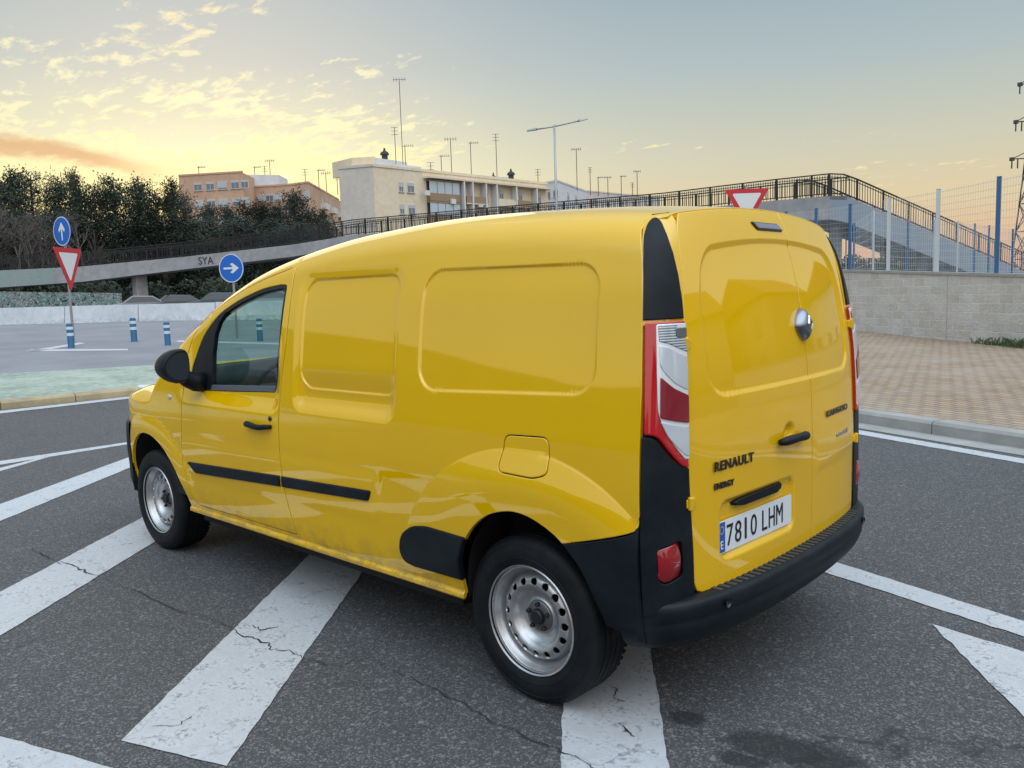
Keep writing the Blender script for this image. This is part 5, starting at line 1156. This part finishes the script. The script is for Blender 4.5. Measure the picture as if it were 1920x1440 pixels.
for mir in (False, True):
    kw = dict(mirror=mir, flip=-1, grid=.02)
    outl = rnd([(U(.085), 1.410), (U(.97), 1.410), (U(.975), .936), (U(.88), .945), (U(.42), 1.055), (U(.085), 1.062)], [.008, .004, .0, .015, .03, .01])
    L = panel('tail_light', outl, [], cS, None, RED, van, off=.010, thick=.025, inset=.006, drop=.004, **kw)
    panel('lens', rnd([(U(.36), 1.402), (U(.965), 1.402), (U(.968), .965), (U(.90), .968), (U(.52), 1.075), (U(.40), 1.13), (U(.37), 1.25)], [.01, .0, .01, .02, .03, .02, .02]), [], cS, None, WHT, L, off=.0125, thick=.004, inset=.003, drop=.001, **kw)
    panel('lens', rnd([(U(.40), 1.398), (U(.80), 1.398), (U(.76), 1.362), (U(.96), 1.345), (U(.96), 1.31), (U(.62), 1.340), (U(.42), 1.348)], .004), [], cS, None, CLR, L, off=.015, thick=.004, inset=.003, drop=.001, **kw)
    panel('lens', rnd([(U(.74), 1.388), (U(.96), 1.388), (U(.96), 1.355), (U(.78), 1.357)], .008), [], cS, None, GRY, L, off=.0165, thick=.004, inset=.003, drop=.001, **kw)
    panel('lens', rnd([(U(.42), 1.337), (U(.62), 1.328), (U(.96), 1.295), (U(.96), 1.188), (U(.72), 1.215), (U(.50), 1.255), (U(.43), 1.275)], .006), [], cS, None, CLR2, L, off=.015, thick=.004, inset=.003, drop=.001, **kw)
    panel('lens', rnd([(U(.44), 1.238), (U(.70), 1.200), (U(.962), 1.172), (U(.962), 1.083), (U(.44), 1.110)], .006), [], cS, None, DRED, L, off=.017, thick=.006, inset=.003, drop=.001, **kw)
    panel('lens', rnd([(U(.45), 1.098), (U(.962), 1.070), (U(.962), .975), (U(.90), .980), (U(.60), 1.048)], .008), [], cS, None, CLR2, L, off=.015, thick=.004, inset=.003, drop=.001, **kw)
    s = -1 if mir else 1
    F_ = panel('fog_light', inset_poly(fogh, .003), [], cS, lambda u, z: -.016*np.clip(((u-U(.62))/.045)**2+((z-.635)/.065)**2, 0, 1.4), mat('fog lens red', (.26, .002, .006, 1), .15, coat=1), van, off=.012, thick=.02, **kw)
    g = MB(); c0 = surf_eval(cS, None, np.array([U(.55)]), np.array([.645]), -.004, -1)[0][0]*[1, s, 1]
    g.lathe([(.0, .0), (.011, 0), (.013, .004)], 16, Matrix.Translation(c0) @ Matrix.Rotation(math.radians(60*s), 4, 'Z')); g.build('bulb', DRED, F_, smooth=True)
# ---------------- rear doors
def topz(y): return float(Hc(-.5))-.002-.036*(y/.57)**2
SEAM = -.128
def door_poly(y0, y1, outer):
    n = 14; top = [(y0+(y1-y0)*i/n) for i in range(n+1)]
    return top
ylist = [.592-(.592-SEAM-.0025)*i/12 for i in range(13)]
left_d = [(SEAM+.0025, .497)]+[(SEAM+.0025, z) for z in (.8, 1.1, 1.4, 1.6)]+[(y, float(topz(y))) for y in ylist[::-1]]+[(.616, 1.735)]+[(float(ydf(z)), z) for z in (1.70, 1.65, 1.6, 1.5, 1.4, 1.3, 1.2, 1.1, 1.0, .9, .8, .7, .60)]+[(.699, .54), (.685, .508), (.658, .497)]
yl2 = [-.592+(.592+SEAM-.0025)*i/8 for i in range(9)]
right_d = [(SEAM-.0025, .497)]+[(SEAM-.0025, z) for z in (.8, 1.1, 1.4, 1.6)]+[(y, float(topz(y))) for y in yl2[::-1]]+[(-.616, 1.735)]+[(-float(ydf(z)), z) for z in (1.70, 1.65, 1.6, 1.5, 1.4, 1.3, 1.2, 1.1, 1.0, .9, .8, .7, .60)]+[(-.699, .54), (-.685, .508), (-.658, .497)]
def wind_d(y, z):
    wd = .612-.055*ss(1.40, 1.68, z); return sdrr(y/wd*.55, z, -.55, .55, 1.142+0*y, 1.695-.035*(y/.5)**2, .095)
exr = [ringpts(wind_d, 0, 1.40, (.004, 0, -.005, -.010, -.015, -.020, -.025), 260),
       ringpts(lambda y, z: sdrr(y, z, .035, .575, .575, .80, .05), .305, .69, (.006, 0, -.010, -.020, -.030, -.038), 160),
       ringpts(lambda y, z: (np.hypot((y-.085)/.055, (z-.965)/.042)-1)*.05, .085, .965, (.004, -.004, -.012, -.022, -.034), 40)]
rd1 = panel('rear_door', left_d, [], rearS, rdisp, YEL, van, extra=exr)
rd2 = panel('rear_door', right_d, [], rearS, rdisp, YEL, van, extra=exr)
panel('inner_lining', [(-.70, .47), (.70, .47), (.68, 1.5), (.61, 1.74), (0, 1.79), (-.61, 1.74), (-.68, 1.5)], [], rearS, None, DARK, van, off=-.040, grid=.06, thick=0, drop=0, edge=.05)
def RM(y, z, off=.0, D=True):     # frame on the rear surface: local x reads to the right, y up, z outwards
    e = 1e-3; P, n = surfP(rearS, None, np.array([y]), np.array([z])); n = n[0]; P = P[0]+n*((rdisp(np.array([y]), np.array([z]))[0] if D else 0)+off)
    ex_ = rearS(np.array([y-e]), np.array([z]))[0]-rearS(np.array([y+e]), np.array([z]))[0]; ex_ /= np.linalg.norm(ex_); ez = n; ey = np.cross(ez, ex_)
    return Matrix(((ex_[0], ey[0], ez[0], P[0]), (ex_[1], ey[1], ez[1], P[1]), (ex_[2], ey[2], ez[2], P[2]), (0, 0, 0, 1)))
# stop lamp on the left door's top
sp = rnd([(.150, 1.752), (-.070, 1.752), (-.095, 1.722), (.120, 1.722)], [.006, .012, .012, .012])
sl_ = panel('stop_lamp', sp, [], rearS, None, BLKG, rd1, off=.006, thick=.012, grid=.03, drop=.002)
panel('lens', inset_poly(sp, .005), [], rearS, None, mat('violet grey lens', (.20, .17, .24, 1), .2, coat=1), sl_, off=.009, thick=.004, grid=.03, drop=.001)
# letters
INK = mat('dark badge', (.03, .03, .035, 1), .3, .4)
def word(nm, s, y0, y1, z, h, m, par, bold=.0, off=.0):
    yc = (y0+y1)/2; M = RM(yc, z+h/2); L = abs(y1-y0)
    o = text_mesh(nm, s, h/.70, m, None, Matrix.Identity(4), .0012, bold=.0014, space=1.12)
    xs = [v.co.x for v in o.data.vertices]; ys = [v.co.y for v in o.data.vertices]; sx = L/(max(xs)-min(xs)); sy = h/(max(ys)-min(ys))
    o.data.transform(M @ Matrix.Translation((-L/2, -h/2, .003)) @ Matrix.Diagonal((sx, sy, 1, 1)) @ Matrix.Translation((-min(xs), -min(ys), 0)))
    o.parent = par; return o
word('lettering', 'RENAULT', .606, .368, .900, .034, INK, rd1, .0012)
word('lettering', 'ENERGY', .604, .492, .838, .022, INK, rd1, .0)
word('lettering', 'KANGOO', -.270, -.545, .972, .026, INK, rd2, .001)
word('lettering', 'maxi', -.395, -.545, .872, .021, SIL, rd2, .001)
# number plate
PW = mat('plate white', (.70, .74, .78, 1), .3, coat=.4); PB = mat('plate blue', (.01, .09, .42, 1), .35); PK = mat('plate black', (.008, .008, .012, 1), .4); PY = mat('star yellow', (.7, .55, .05, 1), .4)
Mp = RM(.318, .662, .006); pl = MB()
def rrect(w_, h_, r, z0, z1, cx_=0, cy_=0):
    lp = rnd([(-w_/2+cx_, -h_/2+cy_), (w_/2+cx_, -h_/2+cy_), (w_/2+cx_, h_/2+cy_), (-w_/2+cx_, h_/2+cy_)], r, 4)
    return [Vector((x, y, z0)) for x, y in lp], [Vector((x, y, z1)) for x, y in lp]
a, b = rrect(.522, .112, .008, 0, .004); pl.prism8([Mp @ p for p in a], [Mp @ p for p in b]); plate = pl.build('number_plate', PW, rd1)
g = MB(); a, b = rrect(.042, .106, .003, .004, .0048, -.237, 0); g.prism8([Mp @ p for p in a], [Mp @ p for p in b]); g.build('country_band', PB, plate)
g = MB()
for k in range(12):
    an = k*math.pi/6; x, y = -.237+.0125*math.cos(an), .026+.0125*math.sin(an)
    a = [Mp @ Vector((x+(.0032 if j % 2 == 0 else .0014)*math.sin(j*math.pi/5), y+(.0032 if j % 2 == 0 else .0014)*math.cos(j*math.pi/5), .005)) for j in range(10)]
    g.add(a, [tuple(range(10))])
g.build('stars', PY, plate)
def ptext(s, x0, x1, y0, y1, m, nm='characters'):
    o = text_mesh(nm, s, .1, m, None, Matrix.Identity(4), .0006, bold=.0)
    xs = [v.co.x for v in o.data.vertices]; ys = [v.co.y for v in o.data.vertices]
    o.data.transform(Mp @ Matrix.Translation((x0, y0, .0052)) @ Matrix.Diagonal(((x1-x0)/(max(xs)-min(xs)), (y1-y0)/(max(ys)-min(ys)), 1, 1)) @ Matrix.Translation((-min(xs), -min(ys), 0)))
    o.parent = plate
ptext('E', -.245, -.229, -.040, -.012, PW)
cx_ = -.205
for ch, wd_ in (('7', .041), ('8', .042), ('1', .0125), ('0', .042)):
    ptext(ch, cx_+(.012 if ch == '1' else 0), cx_+(.012 if ch == '1' else 0)+wd_, -.038, .038, PK); cx_ += .0535
cx_ += .028
for ch, wd_ in (('L', .037), ('H', .044), ('M', .050)):
    ptext(ch, cx_, cx_+wd_, -.038, .038, PK); cx_ += wd_+.0115
# grab bar over the plate
g = MB(); M = RM(.312, .772, .0)
lp = [(-.175, -.002), (-.165, -.016), (-.12, -.022), (.12, -.022), (.168, -.016), (.175, .004), (.165, .014), (.10, .016), (-.08, .013), (-.15, .008)]
def zoff(x): return .026*(1-(abs(x)/.19)**3)
g.prism8([M @ Vector((x, y, -.02)) for x, y in lp], [M @ Vector((x*.97, y*.8, .008+zoff(x))) for x, y in lp]); g.build('plate_lamp_bar', BLK, rd1, bevel=.006)
# door handle
g = MB(); M = RM(.085, .941, .0, False); pts = []; rr = []
for q in range(13):
    x = -.112+.224*q/12; pts.append(M @ Vector((x, .004*math.sin(q/3), .014+.020*math.sin(math.pi*q/12)**.6))); rr.append((.011, .015, .017, .0175, .017, .016, .0155, .0155, .016, .017, .0175, .0165, .012)[q])
g.tube(pts, rr, 14); g.build('handle', BLK, rd1, smooth=True)
# latch dome with a rhombus emblem
g = MB(); M = RM(-.105, 1.360, -.002); n = 40
def sup(th, r):
    c_, s_ = math.cos(th), math.sin(th); return r/((abs(c_)**1.45+abs(s_)**1.45)**(1/1.45))
rows = [(1.0, .0), (1.0, .006), (.97, .014), (.90, .022), (.78, .030), (.60, .036), (.40, .0395), (.2, .041), (.02, .0415)]
vs = []; fs = []
for k_, (rr_, z_) in enumerate(rows):
    for i in range(n):
        th = 2*math.pi*i/n; r_ = sup(th, .066)*(1-.0)*rr_; vs.append(M @ Vector((r_*math.cos(th)*.92, r_*math.sin(th)*.98-.004*(r_*math.cos(th)/.06)**2, z_)))
for k_ in range(len(rows)-1):
    for i in range(n): a0 = k_*n+i; a1 = k_*n+(i+1) % n; fs.append((a0, a1, a1+n, a0+n))
g.add(vs, fs); dome = g.build('latch_cover', mat('brushed steel', (.26, .28, .32, 1), .26, 1), rd1, smooth=True)
g = MB()
def rh(w_, h_): return [(-w_, 0), (0, -h_), (w_, 0), (0, h_)]
o_, i_ = rh(.022, .034), rh(.009, .019)
def dz(x, y): return .0425-.010*(x*x+y*y)/.0012*.6
vs = [M @ Vector((x, y, dz(x, y)+.001)) for x, y in o_]+[M @ Vector(((x+u_)/2, (y+v_)/2, dz(x, y)+.006)) for (x, y), (u_, v_) in zip(o_, i_)]+[M @ Vector((x, y, dz(x, y)+.001)) for x, y in i_]
fs = []
for k_ in range(2):
    for i in range(4): a0 = k_*4+i; a1 = k_*4+(i+1) % 4; fs.append((a0, a1, a1+4, a0+4))
g.add(vs, fs); g.build('emblem', CHR, dome)
# hinges
for par, sg in ((rd1, 1), (rd2, -1)):
    for z in (1.335, .815):
        yb = float(ydf(z)); xb = float(rearX(yb, z)); g = MB()
        g.box((xb-.012, sg*(yb-.02), z-.016), (xb+.03, sg*(yb+.004), z+.016))
        g.tube([(xb-.010, sg*(yb+.010), z-.022), (xb-.010, sg*(yb+.010), z+.022)], .010, 12)
        g.box((xb-.006, sg*(yb+.006), z-.015), (xb+.03, sg*(yb+.024), z+.015)); g.build('hinge', YEL, par, bevel=.004)
# ---------------- rear bumper
PC = smooth_poly([(-.44, .912), (-.495, .905), (-.545, .877), (-.590, .828), (-.627, .757), (-.662, .645), (-.692, .48), (-.710, .25), (-.716, 0.0)], 4)
PC = PC+[(x, -y) for x, y in PC[::-1][1:]]
PC = np.array(PC); tg = np.gradient(PC, axis=0); tg /= np.linalg.norm(tg, axis=1, keepdims=True); NR = np.stack([tg[:, 1], -tg[:, 0]], 1)
if NR[len(NR)//2, 0] > 0: NR = -NR
SEC = [(.16, .500), (.10, .502), (.022, .502), (.008, .498), (.000, .488), (-.001, .47), (.001, .447), (.004, .440), (.005, .432), (.003, .424), (.006, .40), (.018, .37), (.040, .345), (.08, .335), (.20, .34)]
vs = []; n = len(PC)
for i in range(n):
    e_ = min(1, abs(abs(PC[i, 1])-.918)/.10) if abs(PC[i, 1]) > .82 else 1
    for o_, z in SEC:
        k_ = o_ if z < .49 else o_*(.15+.85*e_)
        vs.append((PC[i, 0]-NR[i, 0]*k_, PC[i, 1]-NR[i, 1]*k_, z))
fs = []; ns = len(SEC)
for i in range(n-1):
    for j in range(ns-1): a0 = i*ns+j; fs.append((a0, a0+1, a0+ns+1, a0+ns))
g = MB(); g.add(vs, fs); bump_ = g.build('rear_bumper', BLK, van, smooth=True, angle=50)
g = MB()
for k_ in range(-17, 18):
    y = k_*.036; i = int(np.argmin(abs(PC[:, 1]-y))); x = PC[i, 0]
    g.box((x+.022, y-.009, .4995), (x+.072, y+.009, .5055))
g.build('step_ribs', mat('lit step plastic', (.035, .037, .038, 1), .55), bump_, bevel=.0025)  # ribs paler than the bumper: light on the step top put into colour
for y in (.62, -.62):
    g = MB(); i = int(np.argmin(abs(PC[:, 1]-y))); g.lathe([(0, 0), (.014, 0), (.016, .006)], 18, Matrix.Translation((PC[i, 0]-.001, y, .465)) @ Matrix.Rotation(math.radians(90 if y < 0 else 90), 4, 'Z')); g.build('parking_sensor', BLKG, bump_, smooth=True)
for mir in (False, True):
    a_ = [p for p in arch_s if p[0] < -.226 and p[1] > .365]
    lp = [(-.5215, .37), (-.5215, .80), (-.521, .766), (-.509, .748), (-.487, .737), (-.44, .721), (-.33, .689)]+[(x, z) for x, z in reversed(a_)]
    panel('bumper_side', lp, [], bodyS, disp, BLK, bump_, mirror=mir, thick=.03, off=.001)
# ---------------- front bumper and lamps (seen edge-on from behind)
g = MB(); FC = smooth_poly([(3.43, .862), (3.50, .850), (3.62, .795), (3.75, .69), (3.85, .54), (3.92, .32), (3.94, 0)], 4); FC = FC+[(x, -y) for x, y in FC[::-1][1:]]
FS = [(.05, .785), (.012, .78), (0, .765), (-.004, .70), (-.006, .6), (0, .5), (.0, .4), (.02, .32), (.06, .27), (.2, .25)]
FCa = np.array(FC); tg = np.gradient(FCa, axis=0); tg /= np.linalg.norm(tg, axis=1, keepdims=True); NF = np.stack([tg[:, 1], -tg[:, 0]], 1)
if NF[len(NF)//2, 0] < 0: NF = -NF
vs = [(FCa[i, 0]-NF[i, 0]*o_, FCa[i, 1]-NF[i, 1]*o_, z) for i in range(len(FC)) for o_, z in FS]; ns = len(FS)
fs = [(i*ns+j, i*ns+j+1, (i+1)*ns+j+1, (i+1)*ns+j) for i in range(len(FC)-1) for j in range(ns-1)]
g.add(vs, fs); fb = g.build('front_bumper', BLK, van, smooth=True, angle=50)
g = MB(); g.box((3.80, -.50, .62), (3.955, .50, .76)); g.build('grille', BLKG, fb, bevel=.02)
for s in (1, -1):
    g = MB(); g.prism8([Vector((3.60, s*.80, .80)), Vector((3.84, s*.55, .80)), Vector((3.82, s*.52, .93)), Vector((3.56, s*.74, 1.0))], [Vector((3.50, s*.70, .80)), Vector((3.70, s*.45, .80)), Vector((3.68, s*.45, .95)), Vector((3.45, s*.66, 1.0))]); g.build('headlight', CLR2, van, bevel=.02)
    g = MB(); g.lathe([(0, .004), (.012, .004), (.018, 0), (.019, -.004)], 20, Matrix.Translation((2.735, s*.903, .985)) @ Matrix.Diagonal((1.3, s, .8, 1))); g.build('side_repeater', mat('amber clear lens', (.55, .5, .38, 1), .15, coat=1), van, smooth=True)
# ---------------- door mirrors
for s, par in ((1, dl), (-1, dr_)):
    g = MB(); vs = []; fs = []; n = 28
    secs = [(2.345, .90), (2.36, .98), (2.39, 1.0), (2.43, .97), (2.47, .86), (2.505, .66), (2.53, .38), (2.54, .05)]
    for x, k_ in secs:
        for i in range(n):
            th = 2*math.pi*i/n; c_, s_ = math.cos(th), math.sin(th)
            ry = (.074 if c_ > 0 else .062)*k_*np.sign(c_)*abs(c_)**(.85 if c_ > 0 else .5); rz = .092*k_*np.sign(s_)*abs(s_)**.8*(1-.22*max(c_, 0))
            vs.append((x+.03*(ry/.09), s*(1.018+ry), 1.205+rz+.018*(ry/.09)*(-1 if rz > 0 else .2)-.02))
    for a_ in range(len(secs)-1):
        for i in range(n): a0 = a_*n+i; a1 = a_*n+(i+1) % n; fs.append((a0, a1, a1+n, a0+n))
    fs.append(tuple(range(n))); g.add(vs, fs); mr_ = g.build('door_mirror', BLK, par, smooth=True, angle=50)
    g = MB(); g.add([((x-.004), y*.88+.12*s*1.018, (z-1.187)*.88+1.187) for x, y, z in vs[:n]], [tuple(range(n))]); g.build('mirror_glass', mat('mirror glass', (.03, .04, .05, 1), .05, .3), mr_)  # dark glass colour stands in for the trees it reflects
    g = MB(); g.tube([(2.40, s*.86, 1.085), (2.405, s*.90, 1.09), (2.415, s*.940, 1.11), (2.42, s*.985, 1.145)], [.056, .054, .046, .036], 14); g.build('mirror_arm', BLK, mr_, smooth=True)
# ---------------- wheels
def _tyre(t):
    t.bump(t.noise(t.pos, 120, 3, .6), .15, .002)
    t.set(t.b.inputs['Base Color'], t.mix(t.mr(t.noise(t.pos, 7, 5, .65), .42, .72), (.004, .006, .008, 1), (.013, .015, .017, 1)))
TYR = mat('tyre rubber', (.012, .012, .013, 1), .6, spec=.25, build=_tyre)
def _rim(t):
    t.set(t.b.inputs['Base Color'], t.mix(t.mr(t.noise(t.pos, 30, 5, .7), .35, .75), (.52, .52, .53, 1), (.38, .38, .39, 1)))
RIM = mat('silver wheel steel', (.34, .34, .36, 1), .30, .75, build=_rim)
HUB = mat('hub metal', (.03, .03, .033, 1), .45, .5)
def make_wheel(name='wheel'):
    wv = empty(name); wv.parent = van
    g = MB()
    prof = [(.195, -.165), (.20, -.19), (.225, -.197), (.27, -.195), (.297, -.185), (.309, -.168)]
    for y in (-.150, -.116, -.082, -.048):
        prof += [(.3155, y-.012), (.3155, y+.006), (.308, y+.007), (.308, y+.012), (.3155, y+.013)]
    prof += [(.3150, -.020), (.309, -.008), (.298, .004), (.285, .0095), (.2835, .008), (.270, .0125), (.255, .014), (.238, .012), (.236, .0135), (.222, .009), (.208, .002), (.203, -.004), (.19, -.02)]
    g.lathe(prof, 72)
    for row, off_ in ((-.016, 0), (-.182, .5)):
        for k_ in range(64):
            th = 2*math.pi*(k_+off_)/64; M = Matrix.Rotation(-th, 4, 'Y')
            g.box((.300, row-.006, -.006), (.3112, row+.006, .006), M)
    g.build('tyre', TYR, wv, smooth=True, angle=28)
    # rim: flange and barrel lathe + pierced disc
    g = MB(); g.lathe([(.200, .004), (.2055, .008), (.2085, .004), (.2075, -.003), (.203, -.006), (.1995, -.006), (.198, -.010), (.194, -.0105), (.1915, -.014), (.188, -.024), (.183, -.030), (.178, -.040), (.170, -.060), (.166, -.090), (.164, -.17)], 80)
    rim = g.build('rim', RIM, wv, smooth=True, angle=40)
    hr = .1405; holes = []; NH = 16
    for k_ in range(NH):
        th = 2*math.pi*k_/NH; holes.append([(hr*math.cos(th)+.0150*math.cos(a_), hr*math.sin(th)+.0150*math.sin(a_)) for a_ in np.linspace(0, 2*math.pi, 15)[:-1]])
    pr = mkf([0, .030, .034, .052, .060, .068, .082, .098, .110, .118, .128, .150, .160, .168, .172], [-.050, -.050, -.052, -.053, -.062, -.066, -.062, -.050, -.034, -.027, -.0235, -.029, -.040, -.058, -.064])
    def discS(u, v): return np.stack([u, pr(np.hypot(u, v)), v+0*u], -1)
    cir = lambda r, n_=80: [(r*math.cos(a_), r*math.sin(a_)) for a_ in np.linspace(0, 2*math.pi, n_+1)[:-1]]
    rg = np.concatenate([np.array(cir(r, int(6+r*600))) for r in (.034, .040, .046, .052, .056, .060, .064, .068, .075, .082, .09, .098, .104, .110, .114, .118, .123, .154, .158, .162)])
    panel('wheel_disc', cir(.1715), [cir(.030, 24)]+holes, discS, None, RIM, rim, grid=.4, edge=.011, inset=.0012, thick=.006, drop=.0006, extra=[rg], flip=1)
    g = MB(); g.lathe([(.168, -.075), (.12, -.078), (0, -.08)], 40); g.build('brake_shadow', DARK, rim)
    g = MB(); g.lathe([(.0, -.030), (.024, -.030), (.029, -.034), (.031, -.046), (.031, -.06)], 28)
    for k_ in range(5):
        th = 2*math.pi*k_/5+.3; M = Matrix.Translation((.0475*math.cos(th), 0, .0475*math.sin(th))); g.lathe([(0, -.034), (.006, -.034), (.0085, -.037), (.0095, -.055)], 6, M)
    g.build('hub', HUB, wv, smooth=True, angle=30)
    g = MB(); g.lathe([(.031, -.0475), (.040, -.0485), (.056, -.0505), (.0585, -.053), (.060, -.060)], 40); g.build('hub_ring', mat('dull hub steel', (.16, .16, .17, 1), .4, .7), wv, smooth=True, angle=40)
    return wv
w0 = make_wheel(); w0.location = (0, .862, .313)
for x, y, rz, ry in ((3.081, .858, math.radians(0), .4), (0, -.862, math.pi, .9), (3.081, -.858, math.pi, .2)):
    c_ = copy_tree(w0, van); c_.location = (x, y, .313); c_.rotation_euler = (0, ry, rz) if rz == 0 else (0, 0, rz)
# ---------------- underbody, arches, interior
g = MB(); g.box((-.56, -.72, .37), (-.40, .72, .46)); g.box((-.42, -.60, .24), (3.5, .60, .29)); g.box((.42, -.80, .25), (2.62, .80, .285)); g.box((.40, -.82, .325), (2.55, .82, .40)); g.box((-.45, -.60, .31), (.40, .60, .50)); g.box((2.5, -.55, .24), (3.8, .55, .45))  # low flat pans added to deepen the shade on the ground below
g.bar((.0, -.75, .31), (0, .75, .31), .09); g.box((.55, -.5, .22), (1.3, .3, .31)); g.tube([(2.6, -.3, .24), (1.0, -.35, .22), (-.5, -.45, .25)], .035, 10); g.build('underbody', DARK, van)
for cx_, aa in ((0.0, arch_s), (3.08, farch_s)):
    for s in (1, -1):
        a_ = [(x, z) for x, z in aa if z > .31]; g = MB()
        vs = [(x, s*.862, z+.006) for x, z in a_]+[(x, s*.62, z+.03) for x, z in a_]+[(cx_, s*.62, .3)]; n = len(a_)
        fs = [(i, i+1, n+i+1, n+i) for i in range(n-1)]+[(n+i, n+i+1, 2*n) for i in range(n-1)]; g.add(vs, fs); g.build('wheel_arch_liner', DARK, van)
INT = mat('interior plastic', (.02, .021, .023, 1), .6)
SEAT = mat('seat fabric', (.028, .03, .034, 1), .9)
g = MB(); g.box((1.36, -.80, .40), (1.39, .80, 1.30)); bk = g.build('bulkhead', mat('bulkhead grey', (.10, .10, .10, 1), .7), van)
g = MB(); g.tube([(2.80, -.74, 1.0), (2.80, 0, 1.03), (2.80, .74, 1.0)], .135, 12); g.box((2.55, -.78, .70), (2.85, .78, 1.01)); g.box((2.45, -.18, .55), (2.75, .18, 1.05)); g.build('dashboard', INT, van, bevel=.03)
g = MB(); M = Matrix.Translation((2.32, .40, 1.02)) @ Matrix.Rotation(math.radians(-32), 4, 'Y'); vs = []; n = 36
ring = [M @ Vector((0, .185*math.cos(2*math.pi*k_/n), .185*math.sin(2*math.pi*k_/n))) for k_ in range(n+1)]; g.tube(ring, .014, 8, False)
g.bar(M @ Vector((0, -.18, 0)), M @ Vector((0, .18, 0)), .03, .015); g.bar(M @ Vector((0, 0, 0)), M @ Vector((0, 0, -.18)), .03, .015); g.bar(M @ Vector((0, 0, 0)), (2.65, .40, .88), .06); g.build('steering_wheel', INT, van, smooth=True)
for y in (.40, -.40):
    se = empty('seat'); se.parent = van
    g = MB(); g.box((1.62, y-.25, .55), (2.12, y+.25, .72)); g.build('seat_base', SEAT, se, bevel=.05)
    g = MB(); g.prism8([Vector((1.62, y-.24, .70)), Vector((1.78, y-.24, .70)), Vector((1.78, y+.24, .70)), Vector((1.62, y+.24, .70))], [Vector((1.46, y-.20, 1.22)), Vector((1.56, y-.20, 1.24)), Vector((1.56, y+.20, 1.24)), Vector((1.46, y+.20, 1.22))]); g.build('seat_back', SEAT, se, bevel=.04)
    g = MB(); g.box((1.46, y-.12, 1.27), (1.56, y+.12, 1.43)); g.build('head_rest', SEAT, se, bevel=.03)
g = MB(); g.box((1.42, -.86, .40), (2.9, .86, .44)); g.build('cabin_floor', DARK, van)
